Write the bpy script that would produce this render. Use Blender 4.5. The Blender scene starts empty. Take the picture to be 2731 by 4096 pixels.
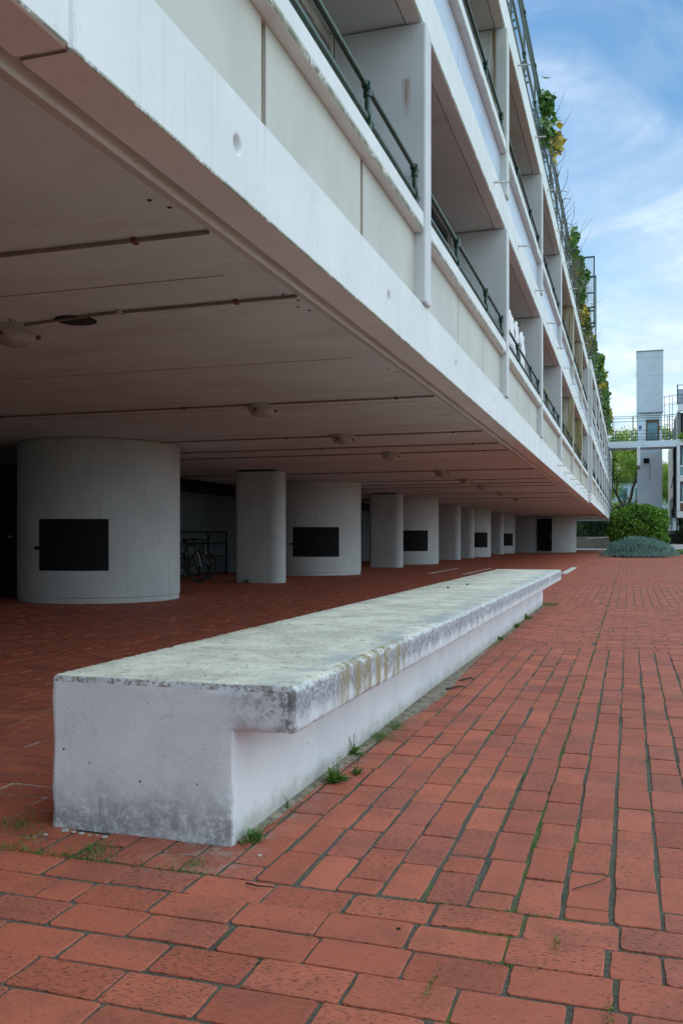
import bpy, bmesh, math, random
import numpy as np
from mathutils import Vector, Matrix
R = math.radians
scene = bpy.context.scene
col = scene.collection
random.seed(7)
rng = np.random.default_rng(7)

# ------------------------------------------------------------------ camera
cam_d = bpy.data.cameras.new('camera')
cam = bpy.data.objects.new('camera', cam_d)
col.objects.link(cam)
cam.location = (0, 0, 1.0)
cam.rotation_euler = (R(90), 0, R(17.617))
cam_d.sensor_fit = 'HORIZONTAL'
cam_d.sensor_width = 36
cam_d.lens = 36 * 3620 / 2731
cam_d.shift_y = (2152 - 2048) / 2731
cam_d.clip_start = 0.05
cam_d.clip_end = 2000
scene.camera = cam

# ------------------------------------------------------------------ light
SUN_EL = 40
SUN_AZ = -86          # degrees from +Y towards +X; negative = to the left, behind the block
sd = bpy.data.lights.new('sun', 'SUN')
sd.energy = 2.4
sd.angle = R(0.6)
sd.color = (1.0, 0.94, 0.85)
so = bpy.data.objects.new('sun', sd)
col.objects.link(so)
to_sun = Vector((math.sin(R(SUN_AZ)) * math.cos(R(SUN_EL)), math.cos(R(SUN_AZ)) * math.cos(R(SUN_EL)), math.sin(R(SUN_EL))))
so.rotation_euler = to_sun.to_track_quat('Z', 'Y').to_euler()

world = bpy.data.worlds.new('World')
scene.world = world
world.use_nodes = True
scene.view_settings.view_transform = 'Standard'
scene.view_settings.look = 'None'
scene.view_settings.exposure = -0.02
scene.view_settings.gamma = 1
scene.cycles.max_bounces = 8
scene.cycles.diffuse_bounces = 5
scene.cycles.transparent_max_bounces = 12


class N:
    """small helper to wire nodes"""
    def __init__(s, nt):
        s.nt = nt
        nt.nodes.clear()

    def n(s, typ, props=None, **ins):
        nd = s.nt.nodes.new(typ)
        for k, v in (props or {}).items():
            setattr(nd, k, v)
        for k, v in ins.items():
            s.set(nd, k, v)
        return nd

    def set(s, nd, k, v):
        key = int(k[1:]) if k[0] == 'i' and k[1:].isdigit() else k.replace('_', ' ')
        sock = nd.inputs[key]
        if isinstance(v, bpy.types.NodeSocket):
            s.nt.links.new(v, sock)
        elif isinstance(v, bpy.types.Node):
            s.nt.links.new(v.outputs[0], sock)
        else:
            if isinstance(v, tuple) and len(v) == 3 and sock.type == 'RGBA':
                v = v + (1,)
            sock.default_value = v

    def math(s, op, a, b=0.0, c=0.0, clamp=False):
        nd = s.n('ShaderNodeMath', {'operation': op, 'use_clamp': clamp}, i0=a, i1=b)
        if op in ('MULTIPLY_ADD', 'COMPARE'):
            s.set(nd, 'i2', c)
        return nd.outputs[0]

    def ramp(s, v, a, b, c=0.0, d=1.0):
        nd = s.n('ShaderNodeMapRange', {'clamp': True, 'interpolation_type': 'SMOOTHSTEP'})
        s.set(nd, 'Value', v)
        nd.inputs['From Min'].default_value = a
        nd.inputs['From Max'].default_value = b
        nd.inputs['To Min'].default_value = c
        nd.inputs['To Max'].default_value = d
        return nd.outputs['Result']

    def mix(s, f, a, b, mode='MIX'):
        nd = s.n('ShaderNodeMix', {'data_type': 'RGBA', 'blend_type': mode})
        s.set(nd, 'i0', f)
        s.set(nd, 'i6', a)
        s.set(nd, 'i7', b)
        return nd.outputs[2]

    def noise(s, vec, scale, detail=4.0, rough=0.55, dist=0.0):
        nd = s.n('ShaderNodeTexNoise')
        s.nt.links.new(vec, nd.inputs['Vector'])
        nd.inputs['Scale'].default_value = scale
        nd.inputs['Detail'].default_value = detail
        nd.inputs['Roughness'].default_value = rough
        nd.inputs['Distortion'].default_value = dist
        return nd.outputs['Fac']

    def mapping(s, vec, scale=(1, 1, 1), loc=(0, 0, 0), rot=(0, 0, 0)):
        nd = s.n('ShaderNodeMapping')
        s.nt.links.new(vec, nd.inputs['Vector'])
        nd.inputs['Scale'].default_value = scale
        nd.inputs['Location'].default_value = loc
        nd.inputs['Rotation'].default_value = rot
        return nd.outputs[0]

    def pos(s):
        return s.n('ShaderNodeNewGeometry').outputs['Position']

    def xyz(s, v):
        nd = s.n('ShaderNodeSeparateXYZ')
        s.nt.links.new(v, nd.inputs[0])
        return nd.outputs


# world: Nishita sky with cirrus streaks and cumulus near the horizon
w = N(world.node_tree)
sky = w.n('ShaderNodeTexSky', {'sky_type': 'NISHITA', 'sun_disc': False, 'sun_elevation': R(SUN_EL),
                               'sun_rotation': R(SUN_AZ), 'altitude': 50, 'air_density': 1.0,
                               'dust_density': 0.6, 'ozone_density': 1.5})
tc = w.n('ShaderNodeTexCoord').outputs['Generated']
dx, dy, dz = w.xyz(tc)
zc = w.math('MAXIMUM', dz, 0.03)
px = w.math('DIVIDE', dx, w.math('ADD', zc, 0.12))
py = w.math('DIVIDE', dy, w.math('ADD', zc, 0.12))
cv = w.n('ShaderNodeCombineXYZ', X=px, Y=py).outputs[0]
wm = w.mapping(tc, (1.0, 1.0, 2.2), (0.3, 1.2, 0.4), (R(18), R(22), 0))
cir = w.noise(wm, 3.4, 8, 0.56, 0.9)
cir = w.ramp(cir, 0.36, 0.62)
big = w.ramp(w.noise(cv, 0.55, 3, 0.5), 0.3, 0.7)
cir = w.math('MULTIPLY', cir, w.math('MULTIPLY_ADD', big, 0.7, 0.35))
cm = w.mapping(tc, (1, 1, 2.3))
cu = w.noise(cm, 9.0, 7, 0.6, 0.4)
cu = w.math('MULTIPLY', w.ramp(cu, 0.44, 0.56), w.ramp(dz, 0.24, 0.16))
haze = w.ramp(dz, 0.42, 0.03, 0.0, 0.85)
east_fill = w.ramp(w.math('ADD', w.math('MULTIPLY', dx, 0.75), w.math('MULTIPLY_ADD', dz, 0.65, w.math('MULTIPLY', dy, 0.05))), 0.42, 0.80)
mask = w.math('MAXIMUM', w.math('MULTIPLY', cir, 0.7), cu)

cloudcol = w.mix(w.ramp(w.noise(cm, 7.0, 4, 0.6), 0.35, 0.6), (15.5, 16.5, 17.0), (9.5, 11.0, 12.6))
skyc = w.mix(1.0, sky.outputs[0], (1.8, 2.4, 2.5), 'MULTIPLY')
colr = w.mix(haze, skyc, (8.2, 11.6, 13.0))
colr = w.mix(mask, colr, cloudcol)
# added bright sky region, out of view, shaped to light facade and ground
colr = w.mix(w.math('MULTIPLY', east_fill, 0.9), colr, (18.6, 23.2, 25.8))
bg = w.n('ShaderNodeBackground', Color=colr, Strength=0.085)
w.n('ShaderNodeOutputWorld', Surface=bg)

# ------------------------------------------------------------------ materials
MATS = {}


def newmat(name):
    m = bpy.data.materials.new(name)
    m.use_nodes = True
    MATS[name] = m
    return m, N(m.node_tree)


def out(s, **kw):
    b = s.n('ShaderNodeBsdfPrincipled')
    for k, v in kw.items():
        s.set(b, k, v)
    s.n('ShaderNodeOutputMaterial', Surface=b)
    return b


def bump(s, h, strength=0.3, dist=0.01):
    b = s.n('ShaderNodeBump', Strength=strength, Distance=dist, Height=h)
    return b.outputs[0]


def concrete(name, c1, c2, rough=0.8, streak=0.25, moss=None, speck=0.5, spots=None, bstr=0.25, blotch=0.0, edge=None):
    """painted concrete; moss = (z edge, height); spots = list of stain boxes (x0,x1,y,z0,z1,colour)"""
    m, s = newmat(name)
    p = s.pos()
    x, y, z = s.xyz(p)
    a = s.noise(p, 1.3, 5, 0.6)
    c = s.mix(s.ramp(a, 0.3, 0.7), c1, c2)
    st = s.noise(s.mapping(p, (9, 9, 0.55)), 2.0, 4, 0.65)
    dark = tuple(v * 0.62 for v in c1)
    c = s.mix(s.math('MULTIPLY', s.ramp(st, 0.52, 0.8), streak), c, dark)
    sp = s.noise(p, 90, 2, 0.5)
    c = s.mix(s.math('MULTIPLY', s.ramp(sp, 0.68, 0.78), speck), c, tuple(v * 0.4 for v in c1))
    if blotch:
        bn_ = s.noise(s.mapping(p, (0.35, 1.0, 1)), 2.2, 6, 0.7)
        c = s.mix(s.math('MULTIPLY', s.ramp(bn_, 0.48, 0.72), blotch), c, (0.46, 0.41, 0.36))
        b2 = s.noise(p, 7.0, 5, 0.8)
        c = s.mix(s.math('MULTIPLY', s.ramp(b2, 0.60, 0.72), blotch * 0.6), c, (0.42, 0.38, 0.34))
    if moss:
        z0, h = moss
        d = s.math('SUBTRACT', z, z0)
        mn = s.noise(s.mapping(p, (1, 1, 1)), 5.0, 5, 0.75)
        fine = s.noise(p, 55, 3, 0.7)
        nzz = s.xyz(s.n('ShaderNodeNewGeometry').outputs['True Normal'])[2]
        f = s.math('MULTIPLY', s.ramp(d, h, h * 0.35), s.ramp(s.math('MULTIPLY_ADD', fine, 0.5, mn), 0.55, 0.74))
        f = s.math('MULTIPLY', f, s.math('MULTIPLY', s.math('GREATER_THAN', nzz, -0.92), 0.9))
        mc = s.mix(s.ramp(s.noise(p, 12, 3), 0.4, 0.6), (0.085, 0.10, 0.04), (0.22, 0.22, 0.14))
        c = s.mix(f, c, mc)
    for (x0, x1, z0, z1, y0, y1, sc) in (spots or []):
        f = s.math('MULTIPLY', s.ramp(x, x0 - 0.015, x0 + 0.03), s.ramp(x, x1 + 0.015, x1 - 0.03))
        f = s.math('MULTIPLY', f, s.math('MULTIPLY', s.ramp(z, z0 - 0.03, z0 + (z1 - z0) * 0.6), s.ramp(z, z1 + 0.02, z1 - 0.02)))
        f = s.math('MULTIPLY', f, s.math('MULTIPLY', s.math('GREATER_THAN', y, y0), s.math('LESS_THAN', y, y1)))
        sn = s.noise(s.mapping(p, (30, 30, 1.0)), 1.0, 4, 0.7)
        f = s.math('MULTIPLY', f, s.ramp(sn, 0.35, 0.62))
        c = s.mix(f, c, sc)
    h = s.math('ADD', s.noise(p, 35, 5, 0.7), s.math('MULTIPLY', s.noise(p, 3, 2), 1.5))
    out(s, Base_Color=c, Roughness=rough, Normal=bump(s, h, bstr, 0.006))
    return m


def plain(name, c, rough=0.5, metal=0.0, var=0.15, vscale=6, bstr=0.0, **kw):
    m, s = newmat(name)
    p = s.pos()
    a = s.noise(p, vscale, 4, 0.6)
    cc = s.mix(s.ramp(a, 0.3, 0.7), tuple(v * (1 - var) for v in c), tuple(min(1, v * (1 + var)) for v in c))
    d = dict(Base_Color=cc, Roughness=rough, Metallic=metal)
    if bstr:
        d['Normal'] = bump(s, s.noise(p, vscale * 6, 3), bstr, 0.004)
    d.update(kw)
    out(s, **d)
    return m


W1, W2 = (0.70, 0.725, 0.73), (0.78, 0.80, 0.80)
M_white = concrete('painted_concrete', W1, W2, streak=0.12)
M_pier = concrete('painted_concrete_pier', (0.58, 0.60, 0.61), (0.66, 0.68, 0.69), streak=0.35, blotch=0.12)
M_edge = concrete('soffit_edge_paint', (0.66, 0.66, 0.62), (0.74, 0.74, 0.70), streak=0.0, speck=0.3, blotch=0.2)
M_soffit = concrete('soffit_paint', (0.60, 0.69, 0.69), (0.68, 0.77, 0.77), streak=0.0, speck=0.45, blotch=0.5)
M_drum = concrete('drum_paint', (0.46, 0.49, 0.49), (0.54, 0.57, 0.57), streak=0.4, speck=0.6, blotch=0.3)
M_cream = concrete('cream_panel', (0.45, 0.445, 0.39), (0.54, 0.53, 0.465), rough=0.45, streak=0.12, speck=0.1, bstr=0.05)
M_bluepanel = plain('pale_blue_panel', (0.50, 0.58, 0.70), 0.25, var=0.06, vscale=1.5)
M_dark = plain('black_paint', (0.003, 0.003, 0.0035), 0.9)
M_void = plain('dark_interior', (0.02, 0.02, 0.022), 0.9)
M_gap = plain('joint_sealant', (0.10, 0.07, 0.045), 0.8, var=0.5, vscale=3)
M_redgap = plain('joint_red', (0.30, 0.10, 0.06), 0.8, var=0.5, vscale=2)
M_green = plain('green_paint', (0.018, 0.055, 0.035), 0.38, var=0.3, vscale=14, bstr=0.2)
M_frame = plain('window_frame_paint', (0.6, 0.6, 0.58), 0.5)
M_darkframe = plain('dark_window_frame', (0.03, 0.035, 0.05), 0.4)
M_glass = plain('window_glass', (0.03, 0.04, 0.05), 0.06, var=0.3, vscale=1)
M_teal = plain('tinted_glass', (0.10, 0.22, 0.26), 0.1, var=0.3, vscale=1)
M_spout = plain('plastic_spout', (0.55, 0.58, 0.56), 0.4)
M_lampw = plain('aged_lamp_plastic', (0.42, 0.39, 0.35), 0.4, var=0.2)
M_conduit = plain('painted_conduit', (0.22, 0.18, 0.16), 0.6)
M_rust = plain('rusty_steel', (0.16, 0.06, 0.03), 0.8, var=0.4, vscale=30)
M_ygold = plain('yellow_varnish', (0.32, 0.24, 0.06), 0.5)
M_wood = plain('brown_wood', (0.13, 0.07, 0.05), 0.6)
M_tower = concrete('tower_concrete', (0.66, 0.76, 0.82), (0.73, 0.82, 0.88), streak=0.15, speck=0.1)  # shaft copy of the tower concrete, lightened to offset the shade there
M_tower_dim = concrete('tower_concrete_dimmed', (0.48, 0.55, 0.60), (0.54, 0.61, 0.66), streak=0.15, speck=0.1)  # same concrete as the shaft, darkened to even out the light
M_greycon = concrete('grey_concrete', (0.17, 0.18, 0.175), (0.24, 0.25, 0.245), streak=0.4)
M_rear = concrete('rear_wall_shaded', (0.075, 0.095, 0.10), (0.11, 0.135, 0.14), streak=0.3)  # undercroft shade put into the colour of a white painted wall
M_cloth = plain('white_cotton', (0.80, 0.79, 0.82), 0.9, var=0.04)
M_tyre = plain('tyre_rubber', (0.015, 0.015, 0.015), 0.8)
M_silver = plain('bare_alloy', (0.3, 0.3, 0.31), 0.45, 0.6)
M_bark = plain('bark', (0.055, 0.042, 0.03), 0.9, var=0.4, vscale=9, bstr=0.5)
M_twig = plain('dry_stem', (0.13, 0.12, 0.11), 0.9, var=0.3)
M_bottle = plain('blue_plastic', (0.08, 0.32, 0.36), 0.2)
M_roofgreen = plain('moss_roof', (0.07, 0.085, 0.03), 0.9, var=0.3, vscale=0.6)
M_bgwall = plain('pale_render', (0.42, 0.52, 0.56), 0.8, var=0.1, vscale=0.5)
M_line = concrete('worn_white_line', (0.55, 0.56, 0.53), (0.65, 0.66, 0.62), streak=0.0, speck=0.8)
M_paving = plain('pale_paving', (0.30, 0.29, 0.31), 0.8, vscale=2)


def leafmat(name, c1, c2, c3=None, trans=0.25, rough=0.5):
    m, s = newmat(name)
    at = s.n('ShaderNodeAttribute', {'attribute_name': 'tint'}).outputs['Fac']
    c = s.mix(at, c1, c2)
    if c3:
        c = s.mix(s.math('GREATER_THAN', at, 0.9), c, c3)
    b = s.n('ShaderNodeBsdfPrincipled', Base_Color=c, Roughness=rough)
    t = s.n('ShaderNodeBsdfTranslucent', Color=c)
    mx = s.n('ShaderNodeMixShader', i0=trans, i1=b, i2=t)
    s.n('ShaderNodeOutputMaterial', Surface=mx)
    return m


L_bush = leafmat('bush_leaf', (0.035, 0.12, 0.012), (0.22, 0.42, 0.04))
L_grey = leafmat('silver_leaf', (0.07, 0.17, 0.135), (0.26, 0.42, 0.35))
L_tree = leafmat('spring_leaf', (0.18, 0.30, 0.035), (0.38, 0.52, 0.10), trans=0.4)
L_vine = leafmat('vine_leaf', (0.03, 0.10, 0.015), (0.11, 0.24, 0.03), (0.44, 0.36, 0.03))
L_hedge = leafmat('hedge_leaf', (0.015, 0.04, 0.012), (0.04, 0.085, 0.025))
L_ivy = leafmat('bank_leaf', (0.025, 0.06, 0.02), (0.10, 0.17, 0.07))
L_weed = leafmat('weed_leaf', (0.05, 0.13, 0.02), (0.14, 0.28, 0.05))
L_moss = leafmat('moss_blade', (0.07, 0.12, 0.015), (0.20, 0.28, 0.05))


def make_brick_mat():
    m, s = newmat('red_clay_paver')
    p = s.pos()
    x, y, z = s.xyz(p)
    at = s.n('ShaderNodeAttribute', {'attribute_name': 'tint'}).outputs['Fac']
    at2 = s.n('ShaderNodeAttribute', {'attribute_name': 'tint2'}).outputs['Fac']
    c = s.mix(at, (0.34, 0.076, 0.042), (0.54, 0.143, 0.080))
    c = s.mix(s.math('MULTIPLY', s.math('GREATER_THAN', at2, 0.80), 0.40), c, (0.36, 0.11, 0.085))
    n1 = s.noise(p, 4.0, 5, 0.65)
    c = s.mix(s.math('MULTIPLY', s.ramp(n1, 0.40, 0.70), 0.5), c, (0.16, 0.055, 0.04))
    n2 = s.noise(p, 60, 4, 0.7)
    c = s.mix(s.math('MULTIPLY', s.ramp(n2, 0.35, 0.65), 0.25), c, (0.48, 0.19, 0.12))
    # elongated burnt pits
    pit = s.noise(s.mapping(p, (55, 190, 60), rot=(0, 0, 0.1)), 1.0, 2, 0.6)
    amount = s.ramp(s.math('MULTIPLY_ADD', at2, 0.08, s.math('MULTIPLY', s.noise(p, 1.1, 2), 0.10)), 0.03, 0.15, 0.665, 0.56)
    pf = s.math('GREATER_THAN', pit, amount)
    c = s.mix(s.math('MULTIPLY', pf, 0.75), c, (0.075, 0.036, 0.028))
    # lime bloom beside the bench and along the undercroft
    bl = s.math('MULTIPLY', s.ramp(x, -1.06, -1.2), s.math('MULTIPLY', s.ramp(y, 2.3, 2.6), s.ramp(y, 14.3, 13.9)))
    bl = s.math('MULTIPLY', bl, s.ramp(x, -1.6, -1.3))
    bl = s.math('MULTIPLY', bl, s.ramp(s.noise(p, 14, 5, 0.7), 0.42, 0.66))
    c = s.mix(s.math('MULTIPLY', bl, 0.65), c, (0.34, 0.29, 0.24))
    h = s.math('SUBTRACT', s.math('MULTIPLY', s.noise(p, 80, 5, 0.75), 0.6), s.math('MULTIPLY', pf, 0.5))
    out(s, Base_Color=c, Roughness=s.ramp(n2, 0.2, 0.8, 0.50, 0.78), Specular_IOR_Level=0.22, Normal=bump(s, h, 0.45, 0.004))
    return m


def make_joint_mat():
    m, s = newmat('sand_joint')
    p = s.pos()
    x, y, z = s.xyz(p)
    n1 = s.noise(p, 120, 4, 0.8)
    c = s.mix(s.ramp(n1, 0.3, 0.7), (0.035, 0.031, 0.022), (0.165, 0.15, 0.11))
    n0 = s.noise(p, 1.8, 4, 0.6)
    c = s.mix(s.math('MULTIPLY', s.ramp(n0, 0.5, 0.7), 0.75), c, (0.035, 0.03, 0.02))
    n2 = s.noise(p, 2.2, 5, 0.7)
    near = s.math('SUBTRACT', 1.0, s.math('MULTIPLY', s.math('ABSOLUTE', s.math('ADD', x, 0.295)), 4.0), clamp=True)
    mz = s.ramp(s.math('MULTIPLY_ADD', near, 0.12, s.math('MULTIPLY_ADD', s.noise(p, 70, 4, 0.8), 0.35, n2)), 0.745, 0.83)
    mc = s.mix(s.noise(p, 40, 3), (0.045, 0.07, 0.015), (0.13, 0.18, 0.04))
    c = s.mix(s.math('MULTIPLY', mz, s.ramp(x, -2.6, -1.9)), c, mc)
    # lime leached into the joints under the building
    li = s.math('MULTIPLY', s.ramp(x, -1.7, -2.1), s.ramp(s.noise(p, 1.3, 4, 0.6), 0.40, 0.55))
    c = s.mix(s.math('MULTIPLY', li, 0.9), c, (0.55, 0.52, 0.47))
    h = s.noise(p, 150, 4, 0.8)
    out(s, Base_Color=c, Roughness=0.95, Normal=bump(s, h, 0.8, 0.004))
    return m


def make_bench_mat():
    m, s = newmat('weathered_bench_concrete')
    p = s.pos()
    x, y, z = s.xyz(p)
    nx, ny, nz = s.xyz(s.n('ShaderNodeNewGeometry').outputs['Normal'])
    a = s.noise(p, 2.2, 5, 0.6)
    c = s.mix(s.ramp(a, 0.3, 0.7), (0.60, 0.62, 0.66), (0.72, 0.73, 0.75))
    # top: trodden, speckled and yellowed
    top = s.math('MULTIPLY', s.ramp(nz, 0.6, 0.9), s.math('GREATER_THAN', z, 0.5))
    tp = s.noise(s.mapping(p, (1, 1, 1)), 3.2, 6, 0.7)
    t = s.mix(s.ramp(tp, 0.36, 0.64), (0.51, 0.485, 0.40), (0.76, 0.72, 0.59))
    t = s.mix(s.math('MULTIPLY', s.ramp(s.noise(p, 28, 5, 0.75), 0.5, 0.68), 0.6), t, (0.78, 0.79, 0.77))
    t = s.mix(s.math('MULTIPLY', s.ramp(s.noise(p, 9, 5, 0.8), 0.55, 0.68), 0.6), t, (0.20, 0.19, 0.13))
    t = s.mix(s.math('MULTIPLY', s.ramp(s.noise(s.mapping(p, (55, 28, 1)), 1, 3, 0.7), 0.60, 0.68), 0.8), t, (0.08, 0.08, 0.065))
    edge = s.math('MULTIPLY', s.ramp(x, -1.2, -1.06), 0.75)
    t = s.mix(s.math('MULTIPLY', edge, s.ramp(s.noise(p, 5, 4, 0.6), 0.35, 0.6)), t, (0.33, 0.37, 0.39))
    c = s.mix(top, c, t)
    # face of the overhanging slab: black lichen at the middle height, white lime below
    face = s.math('MULTIPLY', s.math('GREATER_THAN', x, -1.03), s.math('GREATER_THAN', z, 0.36))
    lz = s.math('ADD', z, s.math('MULTIPLY', s.noise(s.mapping(p, (3, 9, 2)), 1.0, 4, 0.7), 0.16))
    gr = s.math('MULTIPLY', s.ramp(lz, 0.475, 0.545), s.ramp(z, 0.518, 0.500))
    gr = s.math('MULTIPLY', gr, s.ramp(s.noise(p, 45, 5, 0.85), 0.30, 0.56))
    gr = s.math('MULTIPLY', gr, s.ramp(s.noise(p, 1.4, 3, 0.6), 0.2, 0.42))
    c = s.mix(s.math('MULTIPLY', s.math('MULTIPLY', gr, face), 0.85), c, (0.15, 0.135, 0.16))
    yel = s.math('MULTIPLY', face, s.math('MULTIPLY', s.ramp(y, 3.0, 3.25), s.ramp(y, 4.3, 3.9)))
    yel = s.math('MULTIPLY', yel, s.ramp(s.noise(s.mapping(p, (5, 16, 3)), 1.0, 4, 0.7), 0.42, 0.58))
    c = s.mix(s.math('MULTIPLY', yel, 0.8), c, (0.26, 0.19, 0.06))
    # end face: grime below, scuffs, dark corner
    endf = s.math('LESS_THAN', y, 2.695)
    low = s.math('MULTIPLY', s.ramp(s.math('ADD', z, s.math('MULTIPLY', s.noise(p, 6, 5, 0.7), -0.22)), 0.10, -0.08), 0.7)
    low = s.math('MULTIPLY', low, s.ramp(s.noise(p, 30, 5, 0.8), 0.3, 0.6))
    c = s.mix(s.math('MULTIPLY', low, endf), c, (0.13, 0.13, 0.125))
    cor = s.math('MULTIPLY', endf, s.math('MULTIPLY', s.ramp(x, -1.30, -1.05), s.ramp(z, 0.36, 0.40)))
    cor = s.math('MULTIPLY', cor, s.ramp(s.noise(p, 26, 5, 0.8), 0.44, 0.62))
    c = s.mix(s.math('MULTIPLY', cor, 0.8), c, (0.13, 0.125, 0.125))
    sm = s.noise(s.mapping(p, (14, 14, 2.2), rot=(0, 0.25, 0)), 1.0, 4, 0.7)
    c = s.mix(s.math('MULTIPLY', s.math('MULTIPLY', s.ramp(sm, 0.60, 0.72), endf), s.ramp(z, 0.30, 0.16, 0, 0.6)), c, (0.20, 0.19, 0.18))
    # long brown drips on the slab face and faint splash marks on the base
    dr_ = s.math('MULTIPLY', face, s.ramp(s.noise(s.mapping(p, (4, 22, 1.2)), 1.0, 4, 0.75), 0.58, 0.70))
    c = s.mix(s.math('MULTIPLY', dr_, 0.45), c, (0.26, 0.235, 0.20))
    sw = s.math('MULTIPLY', s.math('LESS_THAN', z, 0.37), s.math('GREATER_THAN', y, 2.70))
    sw = s.math('MULTIPLY', sw, s.ramp(s.math('ADD', z, s.math('MULTIPLY', s.noise(p, 9, 5, 0.75), -0.16)), 0.02, -0.07))
    c = s.mix(s.math('MULTIPLY', sw, 0.6), c, (0.27, 0.25, 0.18))
    crk = s.math('ABSOLUTE', s.math('SUBTRACT', s.noise(p, 1.7, 6, 0.65, 0.6), 0.5))
    c = s.mix(s.math('MULTIPLY', s.ramp(crk, 0.003, 0.0008), s.math('MULTIPLY', endf, 0.22)), c, (0.25, 0.24, 0.25))
    # pitted arrises and air holes
    sp = s.noise(p, 75, 2, 0.6)
    c = s.mix(s.math('MULTIPLY', s.ramp(sp, 0.70, 0.76), 0.6), c, (0.12, 0.11, 0.10))
    bub = s.n('ShaderNodeTexVoronoi', {'feature': 'F1'})
    s.nt.links.new(s.mapping(p, (1, 1, 1)), bub.inputs['Vector'])
    bub.inputs['Scale'].default_value = 14
    bub.inputs['Randomness'].default_value = 1
    hole = s.ramp(bub.outputs['Distance'], 0.085, 0.05)
    hole = s.math('MULTIPLY', hole, s.ramp(s.noise(p, 7, 2), 0.5, 0.56))
    c = s.mix(s.math('MULTIPLY', hole, 0.8), c, (0.07, 0.06, 0.055))
    ar = s.math('MULTIPLY', s.math('LESS_THAN', z, 0.533), s.math('GREATER_THAN', z, 0.505))
    ar = s.math('MULTIPLY', ar, s.math('SUBTRACT', 1.0, top))
    ar = s.math('MULTIPLY', ar, s.ramp(s.noise(p, 38, 5, 0.85), 0.46, 0.58))
    c = s.mix(s.math('MULTIPLY', ar, 0.8), c, (0.16, 0.13, 0.08))
    h = s.math('ADD', s.noise(p, 45, 6, 0.8), s.math('MULTIPLY', hole, -1.0))
    h = s.math('ADD', h, s.math('MULTIPLY', top, s.math('MULTIPLY', s.noise(p, 22, 5, 0.75), 1.2)))
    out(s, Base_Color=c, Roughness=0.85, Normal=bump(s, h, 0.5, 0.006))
    return m


M_brick = make_brick_mat()
M_joint = make_joint_mat()
M_bench = make_bench_mat()
M_pebble = plain('pebble_stone', (0.40, 0.40, 0.36), 0.8, var=0.3, vscale=60)
M_soil = plain('soil', (0.22, 0.19, 0.14), 0.95, var=0.4, vscale=20, bstr=0.5)
M_grass = plain('grass_ground', (0.06, 0.10, 0.03), 0.95, var=0.4, vscale=2)


# ------------------------------------------------------------------ mesh helpers
class MB:
    def __init__(s):
        s.v, s.f = [], []

    def add(s, vs, fs):
        o = len(s.v)
        s.v += [tuple(q) for q in vs]
        s.f += [tuple(i + o for i in f) for f in fs]
        return s

    def box(s, x0, x1, y0, y1, z0, z1):
        return s.add([(x0, y0, z0), (x1, y0, z0), (x1, y1, z0), (x0, y1, z0), (x0, y0, z1), (x1, y0, z1), (x1, y1, z1), (x0, y1, z1)],
                     [(0, 3, 2, 1), (4, 5, 6, 7), (0, 1, 5, 4), (1, 2, 6, 5), (2, 3, 7, 6), (3, 0, 4, 7)])

    def tube(s, pts, r, n=8, caps=True):
        pts = [Vector(p) for p in pts]
        rs = r if isinstance(r, (list, tuple)) else [r] * len(pts)
        vs, fs = [], []
        up = None
        for i, p in enumerate(pts):
            d = (pts[min(i + 1, len(pts) - 1)] - pts[max(i - 1, 0)])
            d = d.normalized() if d.length > 1e-9 else Vector((0, 0, 1))
            if up is None:
                up = Vector((0, 0, 1)) if abs(d.z) < 0.9 else Vector((1, 0, 0))
            a = d.cross(up)
            a = a.normalized() if a.length > 1e-6 else d.orthogonal().normalized()
            b = a.cross(d).normalized()
            up = b
            for k in range(n):
                t = 2 * math.pi * k / n
                vs.append(p + (a * math.cos(t) + b * math.sin(t)) * rs[i])
        for i in range(len(pts) - 1):
            for k in range(n):
                k2 = (k + 1) % n
                fs.append((i * n + k, i * n + k2, (i + 1) * n + k2, (i + 1) * n + k))
        if caps:
            fs.append(tuple(range(n - 1, -1, -1)))
            fs.append(tuple((len(pts) - 1) * n + k for k in range(n)))
        return s.add(vs, fs)

    def prism(s, poly, z0, z1):
        n = len(poly)
        vs = [(x, y, z0) for x, y in poly] + [(x, y, z1) for x, y in poly]
        fs = [tuple(range(n - 1, -1, -1)), tuple(range(n, 2 * n))]
        fs += [(i, (i + 1) % n, n + (i + 1) % n, n + i) for i in range(n)]
        return s.add(vs, fs)

    def lathe(s, prof, c, n=32):
        vs, fs = [], []
        for r, z in prof:
            for k in range(n):
                t = 2 * math.pi * k / n
                vs.append((c[0] + r * math.cos(t), c[1] + r * math.sin(t), c[2] + z))
        for i in range(len(prof) - 1):
            for k in range(n):
                k2 = (k + 1) % n
                fs.append((i * n + k, i * n + k2, (i + 1) * n + k2, (i + 1) * n + k))
        fs.append(tuple(range(n - 1, -1, -1)))
        fs.append(tuple((len(prof) - 1) * n + k for k in range(n)))
        return s.add(vs, fs)

    def build(s, name, mat, parent=None, bevel=0, smooth=False, seg=2, loc=None, rot=None):
        me = bpy.data.meshes.new(name)
        me.from_pydata(s.v, [], s.f)
        me.validate()
        me.update()
        if smooth:
            me.polygons.foreach_set('use_smooth', [True] * len(me.polygons))
            if hasattr(me, 'set_sharp_from_angle'):
                me.set_sharp_from_angle(angle=R(40))
        me.materials.append(mat)
        o = bpy.data.objects.new(name, me)
        col.objects.link(o)
        if parent:
            o.parent = parent
        if loc:
            o.location = loc
        if rot:
            o.rotation_euler = rot
        if bevel:
            b = o.modifiers.new('bevel', 'BEVEL')
            b.width = bevel
            b.segments = seg
            b.limit_method = 'ANGLE'
            b.angle_limit = R(40)
        return o


def tag(o, label, cat, group=None, kind=None):
    if label:
        o['label'] = label
    if cat:
        o['category'] = cat
    if group:
        o['group'] = group
    if kind:
        o['kind'] = kind
    return o


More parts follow.
